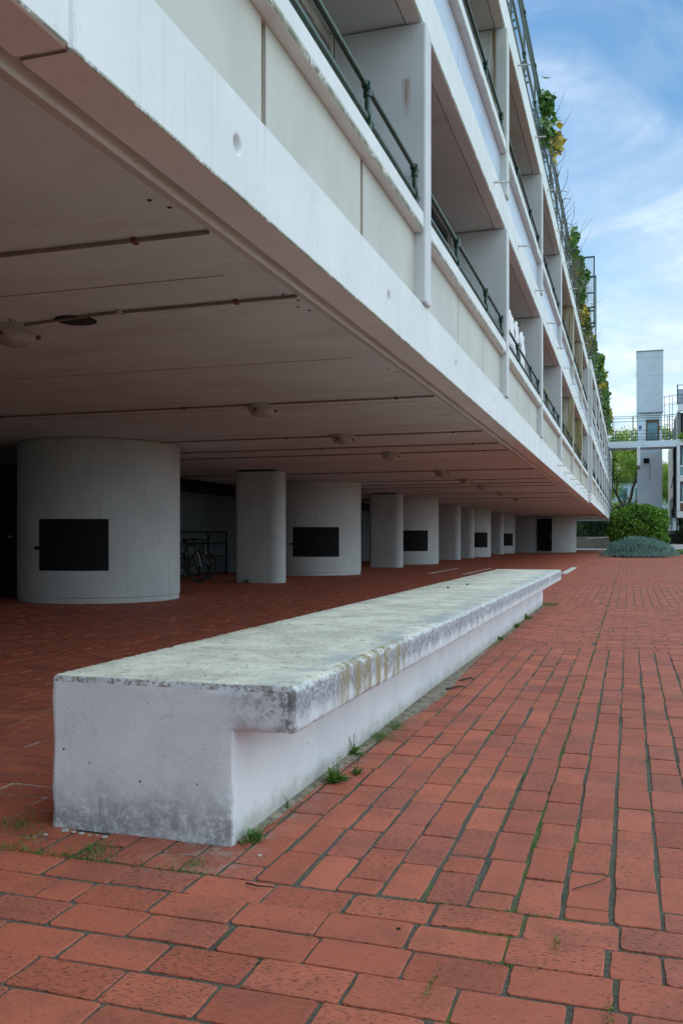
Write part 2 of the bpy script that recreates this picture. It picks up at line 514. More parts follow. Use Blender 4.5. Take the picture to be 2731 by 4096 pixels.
def empty(name, loc, label, cat, group=None, rz=0):
    o = bpy.data.objects.new(name, None)
    o.empty_display_size = 0.2
    col.objects.link(o)
    o.location = loc
    o.rotation_euler = (0, 0, rz)
    return tag(o, label, cat, group)


def structure(o):
    o['kind'] = 'structure'
    return o


def copy_tree(o, parent=None):
    c = o.copy()
    col.objects.link(c)
    c.parent = parent
    for ch in list(o.children):
        copy_tree(ch, c)
    return c


def quads_obj(name, V, mat, parent=None, tint=None, tri=False, attrs=None):
    """V: (n,4,3) or (n,3,3) array -> one mesh with a per-face tint attribute"""
    n, k = V.shape[0], V.shape[1]
    me = bpy.data.meshes.new(name)
    me.vertices.add(n * k)
    me.vertices.foreach_set('co', V.reshape(-1).astype(np.float32))
    me.loops.add(n * k)
    me.loops.foreach_set('vertex_index', np.arange(n * k, dtype=np.int32))
    me.polygons.add(n)
    me.polygons.foreach_set('loop_start', np.arange(0, n * k, k, dtype=np.int32))
    me.update(calc_edges=True)
    me.polygons.foreach_set('use_smooth', [False] * n)
    at = me.attributes.new('tint', 'FLOAT', 'FACE')
    at.data.foreach_set('value', (tint if tint is not None else rng.random(n)).astype(np.float32))
    me.materials.append(mat)
    o = bpy.data.objects.new(name, me)
    col.objects.link(o)
    if parent:
        o.parent = parent
    return o


def leaves(P, size, up=0.3, aspect=0.6, jitter=0.4):
    """leaf quads (rhombus) at points P"""
    n = len(P)
    a = rng.normal(size=(n, 3))
    a[:, 2] += up
    a /= np.linalg.norm(a, axis=1)[:, None]
    b = np.cross(a, rng.normal(size=(n, 3)))
    b /= np.linalg.norm(b, axis=1)[:, None]
    s = (size * (1 + jitter * (rng.random(n) - 0.5) * 2))[:, None]
    V = np.stack([P - b * s * .5, P + np.cross(a, b) * s * aspect * .5 + a * s * 0.08, P + b * s * .5, P - np.cross(a, b) * s * aspect * .5 + a * s * 0.08], 1)
    return V


def blades(P, h, wd, lean=0.35):
    n = len(P)
    t = rng.random(n) * 2 * np.pi
    d = np.stack([np.cos(t), np.sin(t), np.zeros(n)], 1)
    side = np.stack([-np.sin(t), np.cos(t), np.zeros(n)], 1)
    hh = (h * (0.5 + rng.random(n)))[:, None]
    ln = (rng.random(n) * lean)[:, None] * hh
    tip = P + d * ln + np.array([0, 0, 1]) * hh
    mid = P + d * ln * 0.35 + np.array([0, 0, 1]) * hh * 0.6
    return np.stack([P - side * wd * .5, mid - side * wd * .4, tip, mid + side * wd * .4], 1)


# ------------------------------------------------------------------ ground
g = MB()
g.add([(-600, -200, -0.06), (600, -200, -0.06), (600, 900, -0.06), (-600, 900, -0.06)], [(0, 1, 2, 3)])
structure(g.build('ground', M_grass))
g = MB()
g.add([(-11.2, -3, -0.0038), (9, -3, -0.0038), (9, 74, -0.0038), (-11.2, 74, -0.0038)], [(0, 1, 2, 3)])
structure(g.build('paving_joints', M_joint))
g = MB()
g.box(-12, 9, 74.002, 88.3, -0.05, 0.0)
structure(g.build('rear_path', M_paving))

COLW, BL = 0.125, 0.270


def zone(x0, x1, y0, y1, along, wd, ln, bond='half'):
    """brick centres: returns (cx,cy,hx,hy)"""
    res = []
    if along == 'y':
        n = int(round((x1 - x0) / wd))
        for i in range(n):
            cx_ = x0 + (i + 0.5) * wd
            y = y0 - (ln * 0.5 if i % 2 else 0) - random.random() * 0.05
            while y < y1:
                L = ln if random.random() > 0.09 else ln * 0.53
                a, b = max(y, y0), min(y + L, y1)
                if b - a > 0.05:
                    res.append((cx_, (a + b) / 2, wd / 2, (b - a) / 2))
                y += L
    else:
        n = int(round((y1 - y0) / wd))
        wd = (y1 - y0) / n
        for i in range(n):
            cy_ = y0 + (i + 0.5) * wd
            x = x0 - (ln * 0.5 if i % 2 else 0) - random.random() * 0.06
            while x < x1:
                L = ln if random.random() > 0.09 else ln * 0.53
                a, b = max(x, x0), min(x + L, x1)
                if b - a > 0.05:
                    res.append(((a + b) / 2, cy_, (b - a) / 2, wd / 2))
                x += L
    return res


XM = -0.295
B = []
XR = 8.0
edges_y = [(2.44, 8.45, 'y'), (8.45, 13.95, 'x'), (13.95, 19.45, 'y'), (19.45, 27.0, 'x'), (27.0, 33.0, 'y'), (33.0, 40.0, 'x'), (40.0, 47, 'y'), (47, 56, 'x'), (56, 74, 'y')]
B += zone(-11, XR, -2.6, 2.44, 'x', 0.149, 0.236)
nL = 7
for a, b, d in edges_y:
    if d == 'y':
        B += zone(XM - 12 * COLW, XM, a, b, 'y', COLW, BL)
        B += zone(XM, XR, a, b, 'y', COLW, BL)
    else:
        B += zone(XM - 12 * COLW, XM, a, b, 'x', 0.135, BL)
        B += zone(XM, XR, a, b, 'x', 0.135, BL)
B += zone(-11, XM - 12 * COLW, 2.44, 74, 'x', 0.135, 0.25)
B = np.array(B)
# skip under the bench
keep = ~((B[:, 0] > -1.83) & (B[:, 0] < -1.3) & (B[:, 1] > 2.8) & (B[:, 1] < 13.6))
B = B[keep]


def brick_mesh(name, B, detailed):
    n = len(B)
    gap = 0.0042 * (0.4 + 1.3 * rng.random((n, 4)))
    wide = rng.random((n, 4)) > 0.88
    gap[wide] += 0.004
    cx_, cy_, hx, hy = B.T
    ch = 0.0015
    ang = rng.normal(0, 0.006, n)
    tilt = rng.normal(0, 0.005, (n, 2))
    ynar = hx < 0.08
    gap[ynar, 0] += 0.0014
    gap[ynar, 1] += 0.0014
    dz = rng.normal(0, 0.0009, n)
    ox = rng.normal(0, 0.0016, n)
    oy = rng.normal(0, 0.0012, n)
    X0, X1, Y0, Y1 = -hx + gap[:, 0], hx - gap[:, 1], -hy + gap[:, 2], hy - gap[:, 3]
    if not detailed:
        lo = [(X0, Y0), (X1, Y0), (X1, Y1), (X0, Y1)]
        tp = [(X0 + ch, Y0 + ch), (X1 - ch, Y0 + ch), (X1 - ch, Y1 - ch), (X0 + ch, Y1 - ch)]
    else:
        # wobbly outline with clipped corners
        lo, tp = [], []
        cr = 0.006
        for (sx, sy, flip) in ((0, 0, 0), (1, 0, 1), (1, 1, 0), (0, 1, 1)):
            xs = X1 if sx else X0
            ys = Y1 if sy else Y0
            ix = -1 if sx else 1
            iy = -1 if sy else 1
            c_ = cr * (0.5 + rng.random(n) * 1.2)
            a = (xs + ix * 0, ys + iy * c_)
            b = (xs + ix * c_, ys + iy * 0)
            pr = [a, b] if not flip else [b, a]
            lo += pr
        # add mid-edge points
        k = len(lo)
        lo2 = []
        for i in range(k):
            lo2.append(lo[i])
            if i % 2 == 1:
                q = lo[(i + 1) % k]
                for fr in (0.33, 0.67):
                    mx = lo[i][0] * (1 - fr) + q[0] * fr
                    my = lo[i][1] * (1 - fr) + q[1] * fr
                    lo2.append((mx + rng.normal(0, 0.0014, n), my + rng.normal(0, 0.0014, n)))
        lo = lo2
        for (a, b) in lo:
            w_ = ch * (0.7 + 0.8 * rng.random(n))
            tp.append((a - np.sign(a) * w_ * (np.abs(np.abs(a) - np.maximum(-X0, X1)) < 0.012), b - np.sign(b) * w_ * (np.abs(np.abs(b) - np.maximum(-Y0, Y1)) < 0.012)))
    k = len(lo)
    L = np.stack([np.stack(q, 1) for q in lo], 1)
    T = np.stack([np.stack(q, 1) for q in tp], 1)
    ca, sa = np.cos(ang)[:, None], np.sin(ang)[:, None]

    def place(P, z):
        x = P[..., 0] * ca - P[..., 1] * sa
        y = P[..., 0] * sa + P[..., 1] * ca
        zz = z + dz[:, None] + x * tilt[:, 0:1] + y * tilt[:, 1:2]
        return np.stack([x + (cx_ + ox)[:, None], y + (cy_ + oy)[:, None], zz], -1)
    bot = place(L, -0.0)
    bot[..., 2] = -0.010
    mid = place(L, -0.0017)
    top = place(T, 0.0)
    V = np.concatenate([bot, mid, top], 1).reshape(-1, 3)
    base = (np.arange(n) * 3 * k)[:, None]
    faces = []
    idx = np.arange(k)
    nx_ = (idx + 1) % k
    side1 = np.stack([idx, nx_, nx_ + k, idx + k], 1)
    side2 = np.stack([idx + k, nx_ + k, nx_ + 2 * k, idx + 2 * k], 1)
    sides = np.concatenate([side1, side2], 0)
    nf = len(sides)
    F4 = (sides[None] + base[:, :, None]).reshape(-1)
    Ft = ((idx + 2 * k)[None] + base).reshape(-1)
    me = bpy.data.meshes.new(name)
    me.vertices.add(len(V))
    me.vertices.foreach_set('co', V.reshape(-1).astype(np.float32))
    loops = np.concatenate([F4, Ft]).astype(np.int32)
    me.loops.add(len(loops))
    me.loops.foreach_set('vertex_index', loops)
    st = np.concatenate([np.arange(0, len(F4), 4), len(F4) + np.arange(0, len(Ft), k)]).astype(np.int32)
    me.polygons.add(len(st))
    me.polygons.foreach_set('loop_start', st)
    me.update(calc_edges=True)
    t1 = np.clip(rng.normal(0.52, 0.18, n), 0, 1)
    t2 = rng.random(n)
    for nm, t in (('tint', t1), ('tint2', t2)):
        at = me.attributes.new(nm, 'FLOAT', 'FACE')
        at.data.foreach_set('value', np.concatenate([np.repeat(t, nf), t]).astype(np.float32))
    me.polygons.foreach_set('use_smooth', [False] * len(me.polygons))
    me.materials.append(M_brick)
    o = bpy.data.objects.new(name, me)
    col.objects.link(o)
    structure(o)
    return o


nearm = (B[:, 1] < 9) & (B[:, 0] > -4)
bn = brick_mesh('brick_paving', B[nearm], True)
bf = brick_mesh('brick_paving', B[~nearm], False)

# painted / cast line strips in the paving
for (x0, x1, y0, y1, lab) in ((-1.80, -1.66, 25.4, 30.9, 'worn white line on the bricks just beyond the bench end'),
                              (-5.38, -5.30, 24.9, 29.4, 'faint white line on the bricks under the building, nearer the drums'),
                              (-4.38, -4.29, 24.7, 29.8, 'faint white line on the bricks under the building, nearer the bench')):
    s_ = MB()
    s_.box(x0, x1, y0, y1, 0.001, 0.0065 if x0 < -2 else 0.03)
    tag(s_.build('ground_marking', M_line, bevel=0.002), lab, 'ground marking')

# ------------------------------------------------------------------ bench
def rounded(poly, r_, convex):
    """replace the listed convex corners by small arcs"""
    outp = []
    n = len(poly)
    for i, p in enumerate(poly):
        if i not in convex:
            outp.append((p, i))
            continue
        p0, p1 = Vector(poly[i - 1]), Vector(poly[(i + 1) % n])
        pv = Vector(p)
        a_, b_ = (p0 - pv).normalized() * r_, (p1 - pv).normalized() * r_
        for k in range(4):
            t = k / 3
            q = pv + a_ * (1 - t) ** 1.5 + b_ * t ** 1.5
            outp.append(((q.x, q.y), i))
    return outp


prof = [(-1.905, 0.0), (-1.222, 0.0), (-1.222, 0.375), (-1.0, 0.375), (-1.0, 0.53), (-1.905, 0.53)]


def bench():
    bm = bmesh.new()
    rp = rounded(prof, 0.020, (3, 4, 5))
    ys = [2.68] + [2.68 + 0.18 * k for k in range(1, 61)] + [13.75]
    rings = []
    for y in ys:
        t = (y - 2.68) / 11.07
        rings.append([bm.verts.new((x + (0.045 * t if i in (3, 4) else 0), y, z)) for (x, z), i in rp])
    n = len(rp)
    for a, b in zip(rings, rings[1:]):
        for i in range(n):
            bm.faces.new((a[i], a[(i + 1) % n], b[(i + 1) % n], b[i]))
    f0 = bm.faces.new(rings[0][::-1])
    f1 = bm.faces.new(rings[-1])
    bmesh.ops.recalc_face_normals(bm, faces=bm.faces)
    ed = [e for e in set(list(f0.edges) + list(f1.edges)) if min(v.co.z for v in e.verts) > 0.01 or abs(e.verts[0].co.x - e.verts[1].co.x) < 0.01]
    bmesh.ops.bevel(bm, geom=ed, offset=0.016, segments=2, affect='EDGES', profile=0.6)
    bmesh.ops.triangulate(bm, faces=[f for f in bm.faces if len(f.verts) > 4])
    # refine so that the arrises can be chipped
    big = [e for e in bm.edges if e.calc_length() > 0.06]
    for _ in range(3):
        big = [e for e in bm.edges if e.calc_length() > 0.03 and min(v.co.y for v in e.verts) < 8]
        bmesh.ops.subdivide_edges(bm, edges=big, cuts=1, use_grid_fill=True)
    from mathutils import noise as mn
    for v in bm.verts:
        x, y, z = v.co
        if y > 8 or z < 0.3:
            if not (y < 2.8 and z > 0.02):
                continue
        dx_ = min(abs(x + 1.0), abs(x + 1.905), abs(x + 1.222) if z < 0.36 else 9)
        dz_ = abs(z - 0.53)
        dy_ = abs(y - 2.68)
        near_ = sorted((dx_, dz_ if z > 0.4 else (abs(z - 0.375) if x > -1.2 else 9), dy_))
        if near_[1] < 0.03:
            k = mn.noise(Vector((x, y, z)) * 34) * 0.5 + mn.noise(Vector((x, y, z)) * 90) * 0.5
            if k > 0.02:
                cen = Vector((-1.3, max(y, 2.9), 0.42))
                dv = (cen - v.co)
                dv.y = dv.y if dy_ < 0.03 else 0
                dv.normalize()
                v.co += dv * k * 0.028
    me = bpy.data.meshes.new('concrete_bench')
    bm.to_mesh(me)
    bm.free()
    me.polygons.foreach_set('use_smooth', [True] * len(me.polygons))
    me.set_sharp_from_angle(angle=R(38))
    me.materials.append(M_bench)
    o = bpy.data.objects.new('concrete_bench', me)
    col.objects.link(o)
    tx = bpy.data.textures.new('chip', 'CLOUDS')
    tx.noise_scale = 0.03
    dm = o.modifiers.new('chip', 'DISPLACE')
    dm.texture = tx
    dm.strength = 0.004
    dm.mid_level = 0.5
    dm.texture_coords = 'GLOBAL'
    return o


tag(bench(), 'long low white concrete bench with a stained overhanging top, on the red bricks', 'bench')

# ------------------------------------------------------------------ apartment block
ST = 2.675           # storey step
FH = 0.425           # fascia height


def moss_white(z0, tagname, h=0.03):
    return concrete('fascia_paint_' + tagname, W1, W2, streak=0.32, blotch=0.12, moss=(z0, h))


def block(name, label, XF, z0, piers, y_end0, y_end1, detail_from=-99, stain=(), first_hole=3.46, screens=False):
    """piers: list of right (far) edge y of each pier; XF = x of the fascia face"""
    root = empty(name, (XF, y_end0, 0), label, 'building')
    inv = Matrix.Translation((-XF, -y_end0, 0))

    def put(o):
        o.matrix_parent_inverse = Matrix.Identity(4)
        o.location = (-XF, -y_end0, 0)
        return o

    def part(mb, nm, mat, bevel=0.0, parent=root, lab=None, smooth=False):
        o = mb.build(nm, mat, parent, bevel, smooth)
        if parent is root:
            put(o)
        if lab:
            o['label'] = lab
        return o
    XP = XF + 0.03       # pier face
    XL = XF + 0.015      # ledge face
    XPN = XF - 0.06      # panel face
    XB = -2.33           # glazing line
    PW = 0.22
    # --- undercroft ceiling
    c = MB()
    c.box(-12, XF - 0.42, y_end0 + 0.01, y_end1 - 0.01, z0 + 0.085, z0 + 0.24)
    part(c, 'ceiling', M_soffit, 0.004)
    # joints between ceiling panels
    c = MB()
    yy = y_end0 + 1.6
    while yy < y_end1:
        c.box(-11, -2.25, yy, yy + 0.012, z0 + 0.0825, z0 + 0.1)
        yy += 1.267 * 2
    part(c, 'ceiling_joint', plain('ceiling_joint_' + name, (0.30, 0.26, 0.24), 0.9))
    c = MB()
    c.box(XF - 0.245, XF - 0.19, y_end0 + 0.01, y_end1 - 0.01, z0 + 0.052, z0 + 0.25)
    part(c, 'soffit_recess', M_soffit)
    c = MB()
    ya, yb = y_end0 + 0.01, y_end1 - 0.01
    pz = [(XF - 0.419, z0 + 0.084), (XF - 0.238, z0 - 0.026), (XF - 0.230, z0 - 0.026), (XF - 0.230, z0 + 0.0515), (XF - 0.246, z0 + 0.0515), (XF - 0.246, z0 + 0.24), (XF - 0.419, z0 + 0.24)]
    k = len(pz)
    c.add([(x, ya, z) for x, z in pz] + [(x, yb, z) for x, z in pz], [tuple(range(k)), tuple(range(2 * k - 1, k - 1, -1))] + [(i + k, (i + 1) % k + k, (i + 1) % k, i) for i in range(k)])
    part(c, 'soffit_edge', M_edge)
    # --- slabs
    for f in range(3):
        zb = z0 + ST * f
        c = MB()
        if f == 0:
            c.box(-12, XF - 0.2, y_end0 + 0.02, y_end1 - 0.02, zb + 0.252, zb + FH - 0.01)
        else:
            c.box(-12, XF - 0.14, y_end0 + 0.02, y_end1 - 0.02, zb + 0.006, zb + FH - 0.01)
        part(c, 'floor_slab', M_soffit)
        fm = moss_white(zb, f'{name}_{f}', 0.018 if f == 0 else 0.032)
        joints = [y_end0] + [(2.31 if abs(p - 2.23) < 0.02 else p - 0.02) for p in piers if y_end0 + 1 < p - 0.02 < y_end1 - 1] + [y_end1]
        for a, b in zip(joints, joints[1:]):
            ga = 0.008 if abs(a - 2.21) < 0.3 and f == 0 else 0.003
            gb = 0.008 if abs(b - 2.21) < 0.3 and f == 0 else 0.003
            c = MB()
            c.box(XF - (0.195 if f == 0 else 0.135), XF, a + ga, b - gb, zb, zb + FH)
            o = part(c, 'fascia', fm, 0.012)
            # form-tie recesses on the lowest band
            if f == 0 and b > 2 and a < 22 and XF < -1.5:
                bo = o.modifiers.new('holes', 'BOOLEAN')
                cut = MB()
                kk = first_hole
                got = False
                while kk < 21:
                    if a + 0.1 < kk < b - 0.1:
                        cut.lathe([(0.028, -0.03), (0.042, 0.03)], (0, 0, 0), 20)
                        m_ = Matrix.Translation((XF - 0.012, kk, zb + 0.215)) @ Matrix.Rotation(R(90), 4, 'Y')
                        for q in range(len(cut.v) - 40, len(cut.v)):
                            cut.v[q] = tuple(m_ @ Vector(cut.v[q]))
                        got = True
                    kk += 2.525
                if got:
                    co = cut.build('cutter', M_white, root)
                    put(co)
                    bo.object = co
                    bo.solver = 'EXACT'
                    o.modifiers.move(1, 0)
                    bpy.context.view_layer.update()
                    dg = bpy.context.evaluated_depsgraph_get()
                    me = bpy.data.meshes.new_from_object(o.evaluated_get(dg))
                    o.modifiers.clear()
                    o.data = me
                    bpy.data.objects.remove(co)
                else:
                    o.modifiers.remove(bo)
        # sealed joints behind
        for p in joints[1:-1]:
            if p > 1.5:
                c = MB()
                c.box(XF - 0.132, XF - 0.012, p - 0.015, p + 0.015, zb + 0.012, zb + FH - 0.02)
                part(c, 'joint_filler', M_pier)
        # drain spouts / pins
        yy = first_hole + 2.525 * (3 if f else 7)
        while yy < y_end1:
            if yy > y_end0 + 0.3 and not (f == 2 and yy < 13):
                c = MB()
                zs = zb + (0.21 if f < 2 else 0.22)
                c.tube([(XF - 0.02, yy, zs + 0.01), (XF + 0.19, yy, zs - 0.005)], 0.0135, 10)
                c.box(XF + 0.0, XF + 0.006, yy - 0.012, yy + 0.012, zs - 0.045, zs + 0.05)
                part(c, 'drain_spout', M_spout)
            yy += 2.525
    # --- storeys
    for f in range(2):
        zb = z0 + ST * f
        lm = moss_white(zb + 0.99, f'{name}_ledge_{f}', 0.055)
        for i, p in enumerate(piers):
            st_ = stain.get((f, i)) if stain else None
            pm = st_ or M_pier
            c = MB()
            c.box(XB + 0.02, XP, p - PW, p, zb + FH + 0.01, zb + ST - 0.003)
            part(c, 'pier', pm, 0.016, lab='ochre stained pier' if st_ and st_.name.startswith('ochre') else None)
        for i, (a, b) in enumerate(zip(piers, piers[1:])):
            y0, y1 = a + 0.002, b - PW - 0.002
            if y1 < 0.5:
                continue
            L = y1 - y0
            # parapet panels
            gq = 0.028 if y0 < 3 else 0.013
            cuts = [y0, y0 + L * 0.352, y0 + L * 0.69, y1]
            for j in range(3):
                c = MB()
                c.box(XPN - 0.03, XPN, cuts[j] + (gq if j else 0), cuts[j + 1] - (gq if j < 2 else 0), zb + FH + 0.001, zb + 0.988)
                part(c, 'parapet_panel', M_cream if f == 0 else M_bluepanel, 0.003)
            c = MB()
            c.box(XPN - 0.05, XPN - 0.035, y0, y1, zb + FH + 0.001, zb + 0.985)
            part(c, 'panel_backing', M_gap if y0 > 3 else M_redgap)
            # ledge
            c = MB()
            c.box(XPN - 0.06, XL, y0, y1, zb + 0.99, zb + 1.145)
            part(c, 'ledge', lm, 0.010)
            # railing
            if b < 3:
                continue
            XR_ = XF - 0.035
            zt, zl = zb + 1.46, zb + 1.245
            seg = 10 if y0 < 20 else 6
            c = MB()
            c.tube([(XR_, y0 + 0.03, zt), (XR_, y1 - 0.03, zt)], 0.019, seg)
            c.tube([(XR_, y0 + 0.03, zl), (XR_, y1 - 0.03, zl)], 0.024, seg)
            rl = part(c, 'balcony_railing', M_green, smooth=True)
            for off in (0.10, 0.31, 0.70, 0.97):
                py_ = y0 + L * off if off > 0.12 else y0 + 0.07
                if off > 0.9:
                    py_ = y1 - 0.10
                c = MB()
                c.tube([(XR_, py_, zb + 1.14), (XR_, py_, zt + 0.02)], 0.019, seg)
                for zz, rr in ((zt, 0.031), (zl, 0.036)):
                    c.tube([(XR_, py_ - 0.045, zz), (XR_, py_ + 0.045, zz)], rr, seg)
                    c.tube([(XR_, py_, zz - 0.06), (XR_, py_, zz + (0.032 if zz == zt else 0.06))], 0.029, seg)
                c.tube([(XR_, py_ + 0.04, zt + 0.028), (XR_ + 0.0, py_ + 0.04, zt + 0.048)], 0.009, 6)
                o = c.build('railing_post', M_green, rl, smooth=True)
            # glazing behind the balcony
            wz0, wz1 = zb + FH + 0.05, zb + ST - 0.002
            c = MB()
            for k in range(5):
                yk = y0 + L * k / 4
                c.box(XB - 0.06, XB, max(yk - 0.035, y0 - 0.1), min(yk + 0.035, y1 + 0.003), wz0, wz1)
            c.box(XB - 0.055, XB - 0.005, y0, y1, wz1 - 0.09, wz1)
            c.box(XB - 0.055, XB - 0.005, y0, y1, wz0 + 0.9, wz0 + 0.96)
            fr = part(c, 'balcony_window', M_darkframe if (i + f) % 2 == 0 else M_frame)
            c = MB()
            c.box(XB - 0.045, XB - 0.035, y0, y1, wz0, wz1)
            c.build('pane', M_glass, fr)
            c = MB()
            c.box(XB - 0.003, XB + 0.02, y1 - 0.045, y1, wz0, wz1)
            c.build('window_trim', M_frame, fr)
    # solid rear of the upper floors
    c = MB()
    c.box(-12, -3.4, y_end0 + 0.05, y_end1 - 0.05, z0 + FH, z0 + ST * 2 + 0.01)
    part(c, 'inner_wall', M_greycon)
    return root, part


och = concrete('ochre_stained_pier', (0.56, 0.57, 0.52), (0.62, 0.62, 0.55), streak=0.3,
               spots=[(-1.95, -1.45, 2.9, 5.1, 20, 38, (0.30, 0.24, 0.07)), (-1.95, -1.45, 5.5, 7.8, 20, 38, (0.30, 0.20, 0.06))])
rus = concrete('rust_spotted_pier', (0.58, 0.60, 0.61), (0.66, 0.68, 0.69), streak=0.25,
               spots=[(-1.73, -1.66, 4.36, 4.68, 6.9, 7.4, (0.30, 0.11, 0.03))])
brs = concrete('brown_streaked_pier', (0.58, 0.60, 0.58), (0.66, 0.67, 0.64), streak=0.25,
               spots=[(-1.80, -1.68, 6.1, 7.78, 11.9, 12.5, (0.22, 0.15, 0.06))])
P1 = [7.28 + 5.05 * k for k in range(-2, 7)]
root1, part1 = block('apartment_block', 'near white concrete block raised on drums with green balcony rails, above the bench', -1.57, 2.445, P1, -12.0, 37.69,
                     stain={(0, 3 - 1): rus, (1, 3): brs, (0, 6): och, (1, 6): och, (0, 7): och, (1, 7): och}, first_hole=3.50)
P2 = [37.93 + 4.86 * k for k in range(0, 10)]
root2, part2 = block('apartment_block', 'farther white concrete block that steps forward and meets the footbridge', -1.44, 2.412, P2, 37.71, 81.8, first_hole=3.50)

# rear wall of the undercroft, doors, drums and columns
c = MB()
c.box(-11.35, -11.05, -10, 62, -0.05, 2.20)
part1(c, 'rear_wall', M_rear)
c = MB()
c.box(-11.36, -10.9, -10, 62, 2.202, 2.528)
part1(c, 'rear_beam', M_dark)
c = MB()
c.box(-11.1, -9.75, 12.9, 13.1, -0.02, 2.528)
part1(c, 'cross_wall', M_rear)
c = MB()
c.box(-11.0, -9.25, 12.80, 12.895, 0.0, 2.25)
dr = part1(c, 'store_door', M_dark)
MB().box(-9.9, -9.84, 12.74, 12.80, 1.0, 1.04).build('handle', M_silver, dr)
for y0, y1 in ((34.5, 37.5), (27.2, 28.2), (44.0, 46.0)):
    c = MB()
    c.box(-11.04, -10.98, y0, y1, 0.0, 2.1)
    part1(c, 'store_door', M_dark)

for n_, (yc, a0, a1) in enumerate(((13.09, -0.255, 0.80), (23.8, -0.15, 0.99), (34.55, 0.0, 1.06), (48.56, 0.2, 1.2), (59.5, 0.3, 1.2))):
    Rr, xc = 1.3, -8.35
    c = MB()
    prof_ = [(Rr - 0.012, -0.02), (Rr - 0.012, 0.075), (Rr - 0.02, 0.08), (Rr, 0.088), (Rr, 2.515), (Rr - 0.02, 2.527)]
    c.lathe(prof_, (xc, yc, 0), 96)
    o = part1(c, 'bin_store_drum', M_drum, smooth=True)
    # hatch wraps the drum
    t0, t1 = math.asin(a0 / Rr), math.asin(min(a1 / Rr, 0.98))
    c = MB()
    ns = 14
    for (za, zb_, ra, rb, m0, m1) in ((0.50, 1.29, Rr - 0.01, Rr + 0.006, 0, 0),):
        vs = []
        for k in range(ns + 1):
            t = t0 + (t1 - t0) * k / ns
            for r_ in (ra, rb):
                for z_ in (za, zb_):
                    vs.append((xc + r_ * math.sin(t), yc - r_ * math.cos(t), z_))
        fs = []
        for k in range(ns):
            q = k * 4
            fs += [(q + 2, q + 6, q + 7, q + 3), (q + 3, q + 7, q + 5, q + 1), (q, q + 4, q + 6, q + 2)]
        fs += [(0, 2, 3, 1), (ns * 4, ns * 4 + 1, ns * 4 + 3, ns * 4 + 2)]
        c.add(vs, fs)
    hh = c.build('hatch', M_dark, o)
    c = MB()
    t = t0 - 0.035
    px_, py_ = xc + (Rr + 0.01) * math.sin(t), yc - (Rr + 0.01) * math.cos(t)
    c.box(px_ - 0.035, px_ + 0.04, py_ - 0.02, py_ + 0.02, 0.82, 0.87)
    c.build('hatch_latch', M_dark, o)

for yc in (18.85, 29.93, 41.0, 44.8, 55.9, 67.3):
    c = MB()
    r_ = 0.26
    xr, xl = -7.33 - r_, -8.62 + r_
    poly = [(xr + r_ * math.cos(t), yc + 0.06 + r_ * math.sin(t)) for t in np.linspace(-math.pi / 2, math.pi / 2, 17)]
    poly += [(xl + r_ * 0.5 * math.cos(t), yc + 0.06 + r_ * math.sin(t)) for t in np.linspace(math.pi / 2, 3 * math.pi / 2, 13)]
    c.prism(poly, -0.02, 2.485)
    o = part1(c, 'blade_column', M_drum, smooth=True)
    c = MB()
    c.box(xl - 0.02, xr + 0.02, yc - 0.12, yc + 0.24, 2.486, 2.535)
    c.build('shadow_gap', M_dark, o)
    c = MB()
    for zz in (0.62, 1.33, 2.02):
        c.lathe([(0.014, -0.002), (0.014, 0.004)], (0, 0, 0), 10)
        m_ = Matrix.Translation((xl + 0.42, yc + 0.06 - r_, zz)) @ Matrix.Rotation(R(90), 4, 'X')
        for q in range(len(c.v) - 20, len(c.v)):
            c.v[q] = tuple(m_ @ Vector(c.v[q]))
    c.build('form_tie_hole', M_dark, o)

# big end drum with its door
c = MB()
c.lathe([(2.985, -0.02), (2.985, 0.10), (3.0, 0.11), (3.0, 2.495)], (-6.55, 66, 0), 96)
o = part2(c, 'stair_drum', M_drum, smooth=True)
c = MB()
c.box(-5.95, -5.02, 62.9, 63.6, 0.12, 2.30)
dd = c.build('door', M_dark, o)
MB().box(-5.12, -5.08, 62.86, 62.899, 1.0, 1.2).build('handle', M_silver, dd)
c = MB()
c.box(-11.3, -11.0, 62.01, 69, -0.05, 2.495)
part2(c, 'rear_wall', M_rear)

# dark ceiling opening near the first lamp
c = MB()
c.lathe([(0.145, -0.004), (0.145, 0.002)], (-3.70, 5.49, 2.53), 36)
part1(c, 'ceiling_hole', M_void)
c = MB()
c.tube([(-3.50, 5.36, 2.54), (-3.50, 5.36, 2.49)], 0.005, 6)
for (x, y) in ((-1.93, 3.40), (-1.89, 3.50), (-1.93, 4.95), (-1.89, 5.10), (-1.95, 5.25), (-1.91, 5.35), (-1.93, 7.4), (-1.89, 7.55), (-1.93, 9.4)):
    c.lathe([(0.012, -0.003), (0.012, 0.001)], (x * 1.07, y * 1.07, 2.53), 8)
part1(c, 'fixing_hole', M_void)

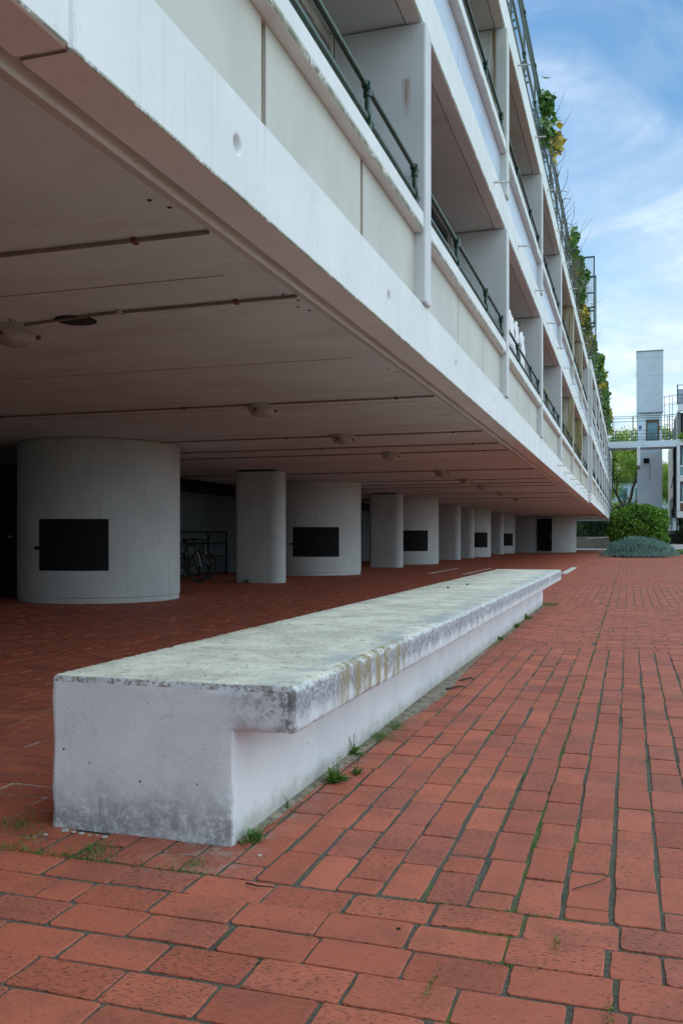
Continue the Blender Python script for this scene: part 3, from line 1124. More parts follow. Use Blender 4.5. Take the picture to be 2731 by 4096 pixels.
# conduits and lamps on the ceiling
lamps = [(-4.03, 5.28), (-3.82, 9.16), (-3.85, 12.17), (-3.86, 14.9), (-3.86, 19.3), (-3.83, 22.15), (-3.83, 24.8), (-3.83, 28.8), (-3.83, 33.0)]
conds = [3.85, 5.03, 8.99, 12.12, 13.72, 14.85, 19.05, 22.2, 23.8, 25.15, 29.25, 32.6, 36.0]
ordn = ['nearest', 'second', 'third', 'fourth', 'fifth', 'sixth', 'seventh', 'eighth', 'ninth', 'tenth', 'eleventh', 'twelfth', 'thirteenth']
for i, (x, y) in enumerate(lamps):
    t = empty('bulkhead_lamp', (x * 1.05, y * 1.05, 2.53), f'unlit round bulkhead lamp on the undercroft ceiling, {ordn[i]} from the viewer', 'lamp', 'round lamps on the undercroft ceiling')
    MB().lathe([(0.165, 0.0), (0.17, -0.05), (0.155, -0.06)], (0, 0, -0.001), 32).build('lamp_base', M_lampw, t, smooth=True)
    MB().lathe([(0.140, -0.061), (0.135, -0.10), (0.11, -0.125), (0.06, -0.14), (0.01, -0.143)], (0, 0, 0), 32).build('lamp_cover', M_lampw, t, smooth=True)
    c = MB()
    for k in range(3):
        a = k * 2.09 + 0.4
        c.box(0.155 * math.cos(a) - 0.012, 0.155 * math.cos(a) + 0.012, 0.155 * math.sin(a) - 0.012, 0.155 * math.sin(a) + 0.012, -0.085, -0.05)
    c.build('clip', M_rust, t)
for i, y in enumerate(conds):
    y = y * 1.059
    c = MB()
    pts = [(-10.9, y, 2.517), (-4.3, y, 2.517)]
    if i == 1:
        pts = [(-10.9, y, 2.517), (-4.6, y + 0.02, 2.517), (-4.1, y + 0.13, 2.517), (-3.4, y + 0.02, 2.517)]
    pts.append((-1.985, y, 2.517))
    c.tube(pts, 0.0105, 6)
    o = c.build('ceiling_conduit', M_conduit, None, smooth=True)
    tag(o, f'thin straight conduit clipped across the undercroft ceiling, {ordn[i]} from the viewer', 'conduit', 'conduits across the undercroft ceiling')
    if y < 24:
        for k in range(10):
            xx = -2.4 - k * 0.85
            MB().box(xx - 0.012, xx + 0.012, y - 0.022, y + 0.022, 2.501, 2.531).build('clip', M_rust if k % 3 == 0 else M_lampw, o)

# ------------------------------------------------------------------ roof balustrade
def roof_fence(XF, zr, y0, y1, label):
    root = empty('roof_fence', (XF, y0, zr), label, 'fence')

    def pt(mb, nm, mat, parent=root, smooth=False):
        o = mb.build(nm, mat, parent, smooth=smooth)
        if parent is root:
            o.location = (-XF, -y0, -zr)
        return o
    x = XF + 0.005
    c = MB()
    for dz, r_ in ((0.05, 0.026), (0.47, 0.022), (0.86, 0.013), (0.93, 0.013), (1.0, 0.013), (1.12, 0.022)):
        c.tube([(x, y0, zr + dz), (x, y1, zr + dz)], r_, 6)
    pt(c, 'rail', M_green, smooth=True)
    # diamond mesh infill
    c = MB()
    st_ = 0.075
    yy = y0
    za, zb_ = zr + 0.06, zr + 0.84
    while yy < min(y1, y0 + 60):
        for s_ in (-1, 1):
            ya, yb = (yy, yy + 0.42) if s_ > 0 else (yy + 0.42, yy)
            wv = 0.0045
            c.add([(x - 0.012, ya - wv, za), (x - 0.012, ya + wv, za), (x - 0.012, yb + wv, zb_), (x - 0.012, yb - wv, zb_)], [(0, 1, 2, 3)])
        yy += st_
        if yy > 30:
            st_ = 0.12
    pt(c, 'mesh_infill', M_green)
    k = 0
    yy = y0 + 0.5
    while yy < y1:
        c = MB()
        c.tube([(x, yy, zr - 0.02), (x, yy, zr + 1.16)], 0.018, 6)
        for dz in (0.47, 1.12):
            c.tube([(x, yy - 0.05, zr + dz), (x, yy + 0.05, zr + dz)], 0.034, 8)
            c.tube([(x, yy, zr + dz - 0.06), (x, yy, zr + dz + 0.04)], 0.03, 8)
        pt(c, 'post', M_green, smooth=True)
        # raking stays behind the post
        for j in range(4):
            c2 = MB()
            y_ = yy + 0.12 + 0.22 * j
            c2.tube([(x - 0.5, y_ - 0.05, zr + 0.06), (x - 0.03, y_ + 0.1, zr + 0.46)], 0.02, 4)
            pt(c2, 'stay', M_green)
        yy += 1.69
    return root


roof_fence(-1.59, 2.445 + ST * 2 + FH, 9.0, 37.6, 'dark green mesh balustrade along the roof edge of the near block')
roof_fence(-1.46, 2.412 + ST * 2 + FH, 37.75, 70.0, 'dark green mesh balustrade along the roof edge of the farther block, under vines')


# cross screens on the roof
def screen(X0, X1, Y, za, zb_, bars, label):
    root = empty('mesh_screen', (X0, Y, za), label, 'screen', 'mesh screens standing on the roof')
    c = MB()
    c.box(0, X1 - X0, -0.025, 0.025, 0, 0.05)
    c.box(0, X1 - X0, -0.025, 0.025, zb_ - za - 0.05, zb_ - za)
    c.box(0, 0.04, -0.024, 0.024, 0.05, zb_ - za - 0.05)
    c.box(X1 - X0 - 0.045, X1 - X0, -0.024, 0.024, 0.05, zb_ - za - 0.05)
    for b in bars:
        c.box(0.04, X1 - X0 - 0.045, -0.02, 0.02, b - za, b - za + 0.05)
    c.build('screen_frame', M_green, root)
    c = MB()
    x = 0.05
    while x < X1 - X0 - 0.05:
        c.box(x, x + 0.005, -0.003, 0.003, 0.05, zb_ - za - 0.05)
        x += 0.055
    z = 0.08
    while z < zb_ - za - 0.05:
        c.box(0.04, X1 - X0 - 0.045, -0.0045, -0.0035, z, z + 0.005)
        z += 0.055
    c.build('wire_mesh', M_green, root)


screen(-2.2, -1.15, 33.2, 8.45, 10.98, (10.22, 9.66, 9.02), 'nearer and shorter green framed mesh screen rising above the vines on the roof')
screen(-2.2, -1.20, 36.3, 8.57, 11.15, (9.9, 9.3), 'farther green framed mesh screen on the roof, its frame showing just right of the other')

# ------------------------------------------------------------------ vines on the roof edge
zr = 2.445 + ST * 2 + FH


def twigs(root, y0, y1, n, z, nm='stem'):
    c = MB()
    for k in range(n):
        y = random.uniform(y0, y1)
        p = Vector((-1.55 + random.uniform(-0.05, 0.1), y, z + random.uniform(-0.05, 0.4)))
        pts = [p.copy()]
        d = Vector((random.uniform(-0.3, 0.5), random.uniform(-1, 1), random.uniform(0.1, 1.0))).normalized()
        for q in range(6):
            d = (d + Vector((random.uniform(-.4, .4), random.uniform(-.6, .6), random.uniform(-.5, .4)))).normalized()
            p = p + d * random.uniform(0.08, 0.22)
            p.z = min(p.z, z + 1.45)
            p.x = max(min(p.x, -1.25), -1.75)
            pts.append(p.copy())
        c.tube(pts, [0.009, 0.008, 0.007, 0.006, 0.005, 0.004, 0.003], 4, False)
    return c.build(nm, M_twig, root)


def vine(y0, y1, zlo, zhi, dens, yellow, label, xo=-1.52, tw=1.0):
    L = y1 - y0
    root = empty('climbing_vine', (xo, y0, zr), label, 'vine', 'vines over the roof balustrade')
    n = int(L * dens * 0.75)
    nb = max(3, int(L * 2.6))
    P, T = [], []
    for b in range(nb):
        cy = random.uniform(y0, y1)
        cz = random.uniform(zlo + 0.1, zhi - 0.1)
        cx_ = xo + random.uniform(-0.08, 0.10)
        m_ = int(n / nb * random.choice([0.5, 1, 1.6]))
        q = rng.normal(size=(m_, 3)) * np.array([0.06, 0.16, 0.11]) * random.uniform(0.7, 1.25) + np.array([cx_, cy, cz])
        P.append(q)
        T.append(np.full(m_, 1.0 if (random.random() < 2 and b % max(2, int(1 / (yellow * 0.5 + 0.001))) == 1 and yellow > 0.15) else 0.0))
    P = np.concatenate(P)
    T = np.concatenate(T)
    ok = (P[:, 2] > zlo) & (P[:, 2] < zhi + 0.15)
    P, T = P[ok], T[ok]
    V = leaves(P, 0.15, 0.2, 0.95)
    tint = rng.random(len(P)) * 0.88
    tint[(T > 0.5) & (rng.random(len(P)) < 0.85)] = 0.95
    o = quads_obj('foliage', V - np.array([xo, y0, zr]), L_vine, root, tint)
    t = twigs(root, y0, y1, int(L * 5 * tw) + 3, zr)
    t.location = (-xo, -y0, -zr)
    # bare shoots sticking out
    c = MB()
    for k in range(int(L * 0.7) + 1):
        y = random.uniform(y0, y1)
        p = Vector((-1.5, y, zr + 1.0))
        d = Vector((random.uniform(0.2, 0.9), random.uniform(-.6, .6), random.uniform(0.5, 1.0))).normalized()
        c.tube([p, p + d * 0.3, p + d * 0.6 + Vector((0.04, 0, 0.08)), p + d * random.uniform(0.65, 0.8) + Vector((0.05, 0, 0.12))], [0.008, 0.006, 0.004, 0.002], 4, False)
    s_ = c.build('bare_shoot', M_twig, root)
    s_.location = (-xo, -y0, -zr)


vine(17.4, 19.2, zr + 0.35, zr + 1.25, 260, 0.55, 'small vine clump with yellow leaves at its foot, nearest one on the roof rail')
vine(24.5, 26.4, zr + 0.5, zr + 1.4, 240, 0.35, 'second vine clump on the roof rail, with one yellow patch')
vine(27.0, 27.9, zr + 0.75, zr + 1.3, 130, 0.1, 'thin sprig of vine between the second clump and the long vine')
vine(28.4, 36.8, zr + 0.25, zr + 1.45, 300, 0.5, 'long dense vine with yellow leaves beside the mesh screens')
vine(38.9, 41.3, zr + 0.1, zr + 1.25, 200, 0.2, 'darker thinner vine just past the mesh screens', -1.46)
vine(43.0, 52.0, zr + 0.3, zr + 1.5, 300, 0.5, 'thick green and yellow vine on the farther block before the footbridge', -1.34)
vine(52.5, 69.0, zr + 0.1, zr + 1.7, 280, 0.25, 'farthest vine hanging by the footbridge', -1.30)
t = twigs(None, 19, 41, 130, zr)
tag(t, 'tangle of bare grey stems woven through the roof mesh', 'stems')
t.name = 'dry_stems'

# ------------------------------------------------------------------ things on the balconies
def cloth(name, pts_top, drop, seed, label, folds=5, flare=0.0):
    """hanging cloth between two top points"""
    rs = np.random.default_rng(seed)
    nu, nv = 22, 14
    a, b = Vector(pts_top[0]), Vector(pts_top[1])
    vs, fs = [], []
    side = (b - a).normalized().cross(Vector((0, 0, 1)))
    ph = rs.random() * 6
    for j in range(nv + 1):
        v = j / nv
        for i in range(nu + 1):
            u = i / nu
            uu = 0.5 + (u - 0.5) * (1 + flare * v)
            p = a.lerp(b, uu)
            p.z -= 0.03 * math.sin(math.pi * u) * (1 - v) + drop * v * (1 + 0.05 * math.sin(u * 7 + ph))
            p += side * (0.035 * math.sin(u * folds * 6.28 + ph + v) * (0.3 + v))
            vs.append(p)
    for j in range(nv):
        for i in range(nu):
            q = j * (nu + 1) + i
            fs.append((q, q + 1, q + nu + 2, q + nu + 1))
    mb = MB().add(vs, fs)
    o = mb.build(name, M_cloth, None, smooth=True)
    m = o.modifiers.new('thick', 'SOLIDIFY')
    m.thickness = 0.004
    return tag(o, label, 'laundry')


XL_ = -1.72
zL = 4.42
ln = MB()
ln.tube([(XL_, 12.4, zL + 0.05), (XL_, 14.5, zL), (XL_, 17.1, zL + 0.05)], 0.004, 5)
tag(ln.build('clothes_line', M_spout), 'thin clothes line strung across the third balcony', 'line')
cloth('hanging_sheet', ((XL_, 12.6, zL), (XL_, 13.5, zL)), 0.75, 3, 'white sheet hanging at the near end of the clothes line', 4)
cloth('hanging_towel', ((XL_ + 0.02, 13.6, zL), (XL_, 14.25, zL)), 0.62, 5, 'white towel hanging in the middle of the clothes line', 3)


def shirt(y, label, sc=1.0, hang=0.0):
    root = empty('hanging_shirt', (XL_, y, zL), label, 'shirt', 'shirts on the clothes line')
    prof_s = [(-0.23, 0), (-0.10, 0.03), (0.10, 0.03), (0.23, 0), (0.40, -0.36), (0.29, -0.42), (0.20, -0.16), (0.24, -0.66), (-0.24, -0.66), (-0.20, -0.16), (-0.29, -0.42), (-0.40, -0.36)]
    bm = bmesh.new()
    vs = [bm.verts.new((0, a * sc, b * sc)) for a, b in prof_s]
    f = bm.faces.new(vs)
    bmesh.ops.triangulate(bm, faces=[f])
    bmesh.ops.subdivide_edges(bm, edges=bm.edges[:], cuts=4, use_grid_fill=True)
    for v in bm.verts:
        v.co.x += 0.03 * math.sin(v.co.y * 22 + y) * (0.4 - v.co.z) + 0.012 * math.sin(v.co.z * 18)
    me = bpy.data.meshes.new('shirt_body')
    bm.to_mesh(me)
    bm.free()
    me.polygons.foreach_set('use_smooth', [True] * len(me.polygons))
    me.materials.append(M_cloth)
    o = bpy.data.objects.new('shirt_body', me)
    col.objects.link(o)
    o.parent = root
    m = o.modifiers.new('thick', 'SOLIDIFY')
    m.thickness = 0.006
    c = MB()
    c.tube([(0, 0, 0.02), (0, 0, 0.09)], 0.003, 5)
    c.tube([(0, -0.16, 0.0), (0, 0, 0.04), (0, 0.16, 0.0)], 0.004, 5)
    c.build('hanger', M_spout, root)


shirt(14.65, 'white shirt on the clothes line next to the towel', 0.95)
shirt(15.45, 'white shirt at the far end of the clothes line, sleeve spread out', 1.0)

c = MB()
y0 = 19.9
for a, b in (((0, 0), (0, 1.25)), ((1.35, 0), (1.35, 1.25))):
    c.box(-0.02, 0.02, a[0] - 0.02, a[0] + 0.02, 0, 1.45)
c.box(-0.02, 0.02, 0.02, 1.33, 1.40, 1.445)
c.box(-0.02, 0.02, 0.02, 1.33, 1.10, 1.13)
o = c.build('drying_rack', M_ygold)
o.location = (-1.78, y0, 2.445 + FH)
tag(o, 'yellowish wooden rack standing on the fourth balcony behind the rail', 'rack')
c = MB()
c.lathe([(0.13, 0), (0.15, 0.02), (0.15, 0.30), (0.06, 0.40), (0.05, 0.46)], (0, 0, 0), 20)
o = c.build('water_bottle', M_bottle, None, smooth=True)
o.location = (-1.76, 17.9, 2.445 + 1.146)
tag(o, 'blue plastic water bottle on the fourth balcony ledge', 'bottle')

# grasses growing on balconies
P = np.column_stack([rng.normal(-1.72, 0.04, 60), rng.normal(8.9, 0.35, 60), rng.uniform(zr - 2.6, zr - 2.45, 60)])
P[:, 2] = 2.445 + ST + 1.14
o = quads_obj('balcony_plant', blades(P, 0.5, 0.03, 0.9), L_weed)
tag(o, 'spiky green plant behind the upper rail at the top of the picture', 'plant')

# ------------------------------------------------------------------ bicycles and rails in the undercroft
def bicycle(loc, rz, frame_mat, label):
    root = empty('bicycle', loc, label, 'bicycle', None, rz)

    def wheel(x):
        c = MB()
        n = 36
        pts = [(x + 0.33 * math.cos(2 * math.pi * k / n), 0, 0.345 + 0.33 * math.sin(2 * math.pi * k / n)) for k in range(n + 1)]
        c.tube(pts, 0.021, 8, False)
        o = c.build('wheel', M_tyre, root, smooth=True)
        c = MB()
        pts = [(x + 0.305 * math.cos(2 * math.pi * k / n), 0, 0.345 + 0.305 * math.sin(2 * math.pi * k / n)) for k in range(n + 1)]
        c.tube(pts, 0.010, 6, False)
        for k in range(18):
            a = 2 * math.pi * k / 18
            c.tube([(x, 0.02 * (-1) ** k, 0.345), (x + 0.3 * math.cos(a), 0, 0.345 + 0.3 * math.sin(a))], 0.0015, 4, False)
        c.tube([(x, -0.04, 0.345), (x, 0.04, 0.345)], 0.02, 8)
        c.build('rim', M_dark, o, smooth=True)
    wheel(-0.52)
    wheel(0.52)
    c = MB()
    bb, seat, head, hb = (-0.08, 0, 0.30), (-0.24, 0, 0.80), (0.36, 0, 0.84), (0.40, 0, 0.70)
    for a, b, r_ in ((bb, seat, .016), (seat, head, .016), (bb, hb, .019), (head, hb, .02)):
        c.tube([a, b], r_, 8)
    for s_ in (-0.05, 0.05):
        c.tube([(-0.52, s_, 0.345), bb], 0.009, 6)
        c.tube([(-0.52, s_, 0.345), seat], 0.008, 6)
    c.build('frame', frame_mat, root, smooth=True)
    c = MB()
    for s_ in (-0.05, 0.05):
        c.tube([(0.52, s_, 0.345), (0.43, s_, 0.62), (0.41, s_ * 0.6, 0.68)], 0.012, 8)
    c.build('fork', M_silver, root, smooth=True)
    c = MB()
    c.tube([(0.35, 0, 0.82), (0.33, 0, 0.95)], 0.014, 8)
    c.tube([(0.26, -0.30, 0.99), (0.34, -0.12, 0.96), (0.34, 0.12, 0.96), (0.26, 0.30, 0.99)], 0.013, 8)
    c.build('handlebar', M_tyre, root, smooth=True)
    c = MB()
    c.tube([seat, (-0.27, 0, 0.92)], 0.012, 8)
    c.lathe([(0.02, -0.02), (0.075, 0.0), (0.07, 0.03), (0.02, 0.045)], (-0.30, 0, 0.93), 14)
    c.tube([(-0.28, 0, 0.94), (-0.12, 0, 0.94)], 0.022, 8)
    c.build('saddle', M_tyre, root, smooth=True)
    c = MB()
    c.tube([(-0.08, -0.09, 0.30), (0.0, -0.09, 0.17)], 0.009, 6)
    c.tube([(-0.08, 0.09, 0.30), (-0.16, 0.09, 0.43)], 0.009, 6)
    c.lathe([(0.07, -0.004), (0.07, 0.004)], (-0.08, 0.0, 0.30), 16)
    c.build('pedal_crank', M_silver, root, smooth=True)
    return root


bicycle((-9.35, 17.9, 0), R(70), M_tyre, 'bicycle with pale fork parked beside the first drum')
bicycle((-9.75, 19.2, 0), R(78), M_tyre, 'dark bicycle parked behind the other one by the cycle rail')

root = empty('cycle_rail', (-10.7, 17.5, 0), 'dark steel cycle rail with a mesh panel at the back of the undercroft', 'railing')
c = MB()
for z in (1.16, 0.87, 0.50, 0.05):
    c.tube([(0, 0, z), (0, 5.6, z)], 0.022, 8)
for y in (0, 4.45, 5.6):
    c.tube([(0, y, 0), (0, y, 1.18)], 0.026, 8)
for y in (2.2, 3.0, 3.8):
    c.tube([(0.05, y, 0.0), (0.05, y, 0.62), (0.05, y + 0.1, 0.80), (0.05, y + 0.4, 0.87)], 0.022, 8)
c.build('rail_frame', M_dark, root, smooth=True)
c = MB()
for k in range(60):
    c.box(-0.004, 0.0, 0.05 + k * 0.092, 0.058 + k * 0.092, 0.07, 0.48)
for k in range(9):
    c.box(-0.006, -0.0045, 0.02, 5.58, 0.08 + k * 0.05, 0.085 + k * 0.05)
c.build('mesh_panel', M_dark, root)

# ------------------------------------------------------------------ weeds, moss, litter near the bench
def weed(x, y, n, size, label, kind='rosette', flower=False):
    root = empty('weed', (x, y, 0), label, 'weed')
    V = []
    for k in range(n):
        a = random.random() * 6.28
        L = size * random.uniform(0.5, 1.1)
        el = random.uniform(0.15, 1.2)
        d = np.array([math.cos(a) * math.cos(el), math.sin(a) * math.cos(el), math.sin(el)])
        s_ = np.array([-math.sin(a), math.cos(a), 0])
        p0 = np.array([random.gauss(0, size * .12), random.gauss(0, size * .12), 0.0])
        wd = L * random.uniform(0.16, 0.3)
        p1 = p0 + d * L * 0.45 + np.array([0, 0, L * 0.05])
        p2 = p0 + d * L
        p2[2] -= L * 0.15
        p2[2] = max(p2[2], 0.008)
        V.append([p0, p1 - s_ * wd * .5, p2, p1 + s_ * wd * .5])
        if random.random() < 0.5:   # side lobes
            q = p1 + s_ * wd * 0.9 + d * wd * .3
            V.append([p1, p1 + s_ * wd * .5 - d * wd * .3, q, p1 + s_ * wd * .4 + d * wd * .5])
    quads_obj('leaf_rosette', np.array(V), L_weed, root)
    if flower:
        c = MB()
        V = []
        for k in range(3):
            a = random.random() * 6.28
            h = size * random.uniform(1.0, 1.7)
            tip = Vector((math.cos(a) * h * .3, math.sin(a) * h * .3, h))
            c.tube([(0, 0, 0), tip * 0.5 + Vector((0, 0, 0.01)), tip], [0.0016, 0.0012, 0.0008], 4)
            for q in range(5):
                V.append(np.array(tip * random.uniform(0.7, 1.0)) + rng.normal(0, size * .06, 3))
        c.build('flower_stalk', L_weed, root)
        quads_obj('flower_head', leaves(np.array(V), size * 0.09), L_weed, root)
    return root


def tuft(x, y, n, h, rad, label):
    P = np.column_stack([rng.normal(0, rad, n), rng.normal(0, rad, n), np.full(n, -0.004)])
    o = quads_obj('grass_tuft', blades(P, h * 0.55, 0.0036, 1.3), L_weed)
    o.location = (x, y, 0)
    return tag(o, label, 'grass')


weed(-1.185, 2.76, 18, 0.055, 'clover like weed at the near corner of the bench base')
tuft(-1.17, 2.75, 90, 0.06, 0.012, 'fine grass tuft with long blades at the near corner of the bench base')
weed(-1.145, 3.52, 60, 0.075, 'leafy dark green weed clump growing from a joint beside the bench', flower=True)
weed(-1.10, 3.66, 26, 0.05, 'small yellowish weed just beyond the leafy clump', flower=True)
weed(-1.205, 3.98, 34, 0.065, 'upright weed touching the bench wall, before the grass line', flower=True)
weed(-1.20, 3.12, 8, 0.03, 'tiny thin weed with seed heads against the bench wall', flower=True)
weed(-1.035, 2.68, 8, 0.022, 'tiny green sprout in the joint near the bench corner')
tuft(-1.20, 4.35, 220, 0.05, 0.05, 'long grass against the bench wall, beyond the upright weed')
tuft(-1.195, 4.62, 200, 0.05, 0.05, 'grass patch against the bench wall where the sand begins')
weed(-1.20, 8.9, 20, 0.08, 'small weed against the middle of the bench wall')
weed(-1.20, 10.2, 24, 0.09, 'weed against the bench wall, about two thirds along it')
weed(-1.20, 11.3, 24, 0.10, 'weed against the bench wall near its far end')
tuft(-1.15, 13.7, 500, 0.07, 0.10, 'bright green grass patch at the far end of the bench')
tuft(-2.02, 2.66, 160, 0.035, 0.04, 'grass tuft in the joints at the near left corner of the bench')
weed(-2.0, 2.42, 12, 0.04, 'small broad leafed weed before the near bench end, left of the pebbles')
tuft(-1.62, 2.50, 160, 0.035, 0.035, 'grass tuft in the joint before the bench end, under its middle')
tuft(-1.27, 2.50, 80, 0.022, 0.02, 'short grass tuft before the right corner of the bench end')
weed(-8.1, 18.55, 18, 0.14, 'green weed at the foot of the first blade column, at its middle')
weed(-8.55, 18.5, 10, 0.10, 'green weed at the foot of the first blade column, at its left')

# moss and grass in the joints: uncountable
pts = []
for k in range(900):
    y = 2.45 + 36 * (random.random() ** 1.6)
    dens = math.sin(y * 1.7) + math.sin(y * 4.1 + 1) + random.uniform(-1, 1)
    if dens > 0.0:
        for q in range(8):
            pts.append((XM + random.gauss(0, 0.005), y + random.gauss(0, 0.03), -0.005))
for k in range(2):
    for y in np.linspace(2.45, 8.4, 500):
        if math.sin(y * 2.3 + k * 2) + random.uniform(-.8, .8) > 0.6:
            pts.append((XM + (k * 2 - 1) * COLW + random.gauss(0, 0.004), y, -0.005))
for (cx_, cy_, sx, sy, n) in ((-1.98, 2.45, .22, .006, 420), (-1.62, 2.44, .12, .008, 260), (-1.9, 2.50, .02, .08, 160), (-1.27, 2.44, .05, .006, 90),
                              (-0.17, 2.285, .004, .03, 120), (-0.295, 2.13, .05, .006, 120), (-0.42, 1.98, .004, .04, 120), (-0.3, 2.44, .12, .006, 160), (-0.04, 1.97, .006, .05, 160),
                              (-0.55, 2.44, .06, .005, 60), (-0.9, 1.97, .05, .005, 60), (-0.27, 20.5, .35, .02, 200), (-0.6, 21.0, .1, .02, 80)):
    pts += [(cx_ + random.gauss(0, sx), cy_ + random.gauss(0, sy), -0.005) for _ in range(n)]
# along the bench foot
for k in range(4200):
    y = 2.7 + 11.1 * random.random() ** 1.3
    if math.sin(y * 3.1) + math.sin(y * 7.7) + random.uniform(-1, 1) > 0.2:
        pts.append((-1.205 + abs(random.gauss(0, 0.012)), y, -0.004))
P = np.array(pts)
hv = np.where(P[:, 0] < -1.1, 0.004 + 0.020 * rng.random(len(P)) ** 2, 0.007)
o = quads_obj('joint_moss', blades(P, hv, 0.0042, 1.2), L_moss)
tag(o, 'moss and fine grass growing along the paving joints', 'moss', kind='stuff')

# sand wedge along the bench foot
V = []
ys = np.linspace(2.72, 13.6, 240)
c = MB()
prev = None
for y in ys:
    wv = 0.018 + 0.022 * (0.5 + 0.5 * math.sin(y * 2.1)) + (0.09 * math.exp(-((y - 5.6) / 0.9) ** 2)) + random.uniform(-.004, .004)
    hz = 0.006 + wv * 0.12
    cur = [(-1.24, y, hz), (-1.222 + wv * .45, y, hz * .75), (-1.222 + wv, y, -0.003)]
    if prev:
        c.add(prev + cur, [(0, 1, 4, 3), (1, 2, 5, 4)])
    prev = cur
o = c.build('sand_drift', M_soil, None, smooth=True)
tag(o, 'thin drift of sand and soil along the foot of the bench', 'sand', kind='stuff')


def stone(x, y, r_, label, flat=0.35, mat=None):
    bm = bmesh.new()
    bmesh.ops.create_icosphere(bm, subdivisions=2, radius=r_)
    for v in bm.verts:
        v.co *= random.uniform(0.85, 1.1)
        v.co.z *= flat
    me = bpy.data.meshes.new('pebble')
    bm.to_mesh(me)
    bm.free()
    me.materials.append(mat or M_pebble)
    o = bpy.data.objects.new('pebble', me)
    col.objects.link(o)
    o.location = (x, y, r_ * flat * 0.7)
    return tag(o, label, 'pebble', 'pebbles and lime crusts in front of the bench end')


for i, (x, y, r_) in enumerate(((-1.83, 2.655, .016), (-1.795, 2.65, .010), (-1.76, 2.645, .011), (-1.725, 2.64, .007), (-1.70, 2.645, .006), (-1.665, 2.635, .013), (-1.87, 2.60, .009))):
    stone(x, y, r_, 'small pale pebble or lime crust lying in front of the bench end', 0.3)
o = stone(-1.105, 2.63, 0.006, 'tiny pink pebble on the bricks by the near corner of the bench', 0.7)
o = stone(-0.56, 2.245, 0.0055, 'tiny dark round stone on a brick in the right foreground', 0.6, M_dark)


def twig(pts, r_, label, mat=M_bark):
    o = MB().tube(pts, [r_, r_ * .9, r_ * .6][:len(pts)] if len(pts) <= 3 else r_, 6).build('twig', mat, None, smooth=True)
    tag(o, label, 'twig')


twig([(-1.05, 2.40, .006), (-1.01, 2.385, .008), (-0.96, 2.395, .006)], .0028, 'curled dark twig on the bricks in front of the bench corner')
twig([(-1.14, 5.85, .01), (-1.08, 5.95, .015), (-1.04, 5.98, .012)], .007, 'dark twig lying on the sand beside the bench')
twig([(-1.12, 6.25, .01), (-1.06, 6.35, .015), (-1.03, 6.3, .012)], .007, 'second dark twig lying on the sand, farther along the bench')
twig([(-1.13, 5.05, .008), (-1.125, 5.12, .02), (-1.12, 5.15, .03)], .0035, 'pale broken stick standing in the sand by the bench', M_twig)
twig([(-0.15, 2.64, .006), (-0.09, 2.70, .008), (-0.06, 2.76, .007)], .002, 'thin dark root on a brick in the right foreground')
for i, (x, y) in enumerate(((-1.62, 8.4), (-1.54, 9.0))):
    stone(x, y, 0.012, ('nearer' if i == 0 else 'farther') + ' of two dark specks lying on the bench top', 0.6, M_dark).location.z = 0.537

# ------------------------------------------------------------------ far end of the court: shrubs
def blob_points(n, c, rad, power=2.6, lump=0.12, shell=0.72, zmin=0.0, seed=1):
    rs = np.random.default_rng(seed)
    d = rs.normal(size=(n, 3))
    d /= np.linalg.norm(d, axis=1)[:, None]
    # superellipsoid radius
    r_ = (np.abs(d[:, 0]) ** power + np.abs(d[:, 1]) ** power + np.abs(d[:, 2]) ** power) ** (-1 / power)
    lf = 1 + lump * (np.sin(d[:, 0] * 7 + seed) * np.sin(d[:, 1] * 6 + 2) + np.sin(d[:, 2] * 9 + d[:, 0] * 5)) * .7
    s = shell + (1 - shell) * rs.random(n) ** 0.6
    fine = np.sin(d[:, 0] * 19 + seed) * np.sin(d[:, 1] * 17 + 1) * np.sin(d[:, 2] * 21 + 2) + 0.6 * np.sin(d[:, 0] * 41) * np.sin(d[:, 2] * 37 + seed)
    s = s * (1 + 0.055 * fine)
    d = d[:, :]
    keep_ = (fine > -0.25) | (rs.random(n) < 0.35) | (s < shell + (1 - shell) * 0.4)
    P = d * (r_ * s * lf)[:, None] * np.array(rad) + np.array(c)
    P = P[keep_]
    return P[P[:, 2] > zmin]


def shrub(name, c, rad, n, leaf, mat, label, cat, power=2.6, lump=0.12, shell=0.7, seed=1, bl=False, aspect=0.6, dark_core=True):
    root = empty(name, (c[0], c[1], 0), label, cat)
    P = blob_points(n, c, rad, power, lump, shell, 0.02, seed)
    off = np.array([c[0], c[1], 0])
    V = blades(P, leaf, leaf * .22, 0.8) if bl else leaves(P, leaf, 0.5, aspect)
    quads_obj('foliage', V - off, mat, root)
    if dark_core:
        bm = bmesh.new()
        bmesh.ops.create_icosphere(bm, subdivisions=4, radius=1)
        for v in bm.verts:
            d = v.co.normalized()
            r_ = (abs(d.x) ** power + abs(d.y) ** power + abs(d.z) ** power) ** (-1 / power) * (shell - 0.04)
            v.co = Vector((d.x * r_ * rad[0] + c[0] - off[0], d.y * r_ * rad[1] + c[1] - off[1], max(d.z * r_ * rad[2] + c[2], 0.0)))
        me = bpy.data.meshes.new('dark_filler')
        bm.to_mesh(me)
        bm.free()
        me.materials.append(MATS['dark_interior'])  # near-black core stands in for the shade deep among the leaves
        o = bpy.data.objects.new('dark_filler', me)
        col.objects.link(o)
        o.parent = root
    return root


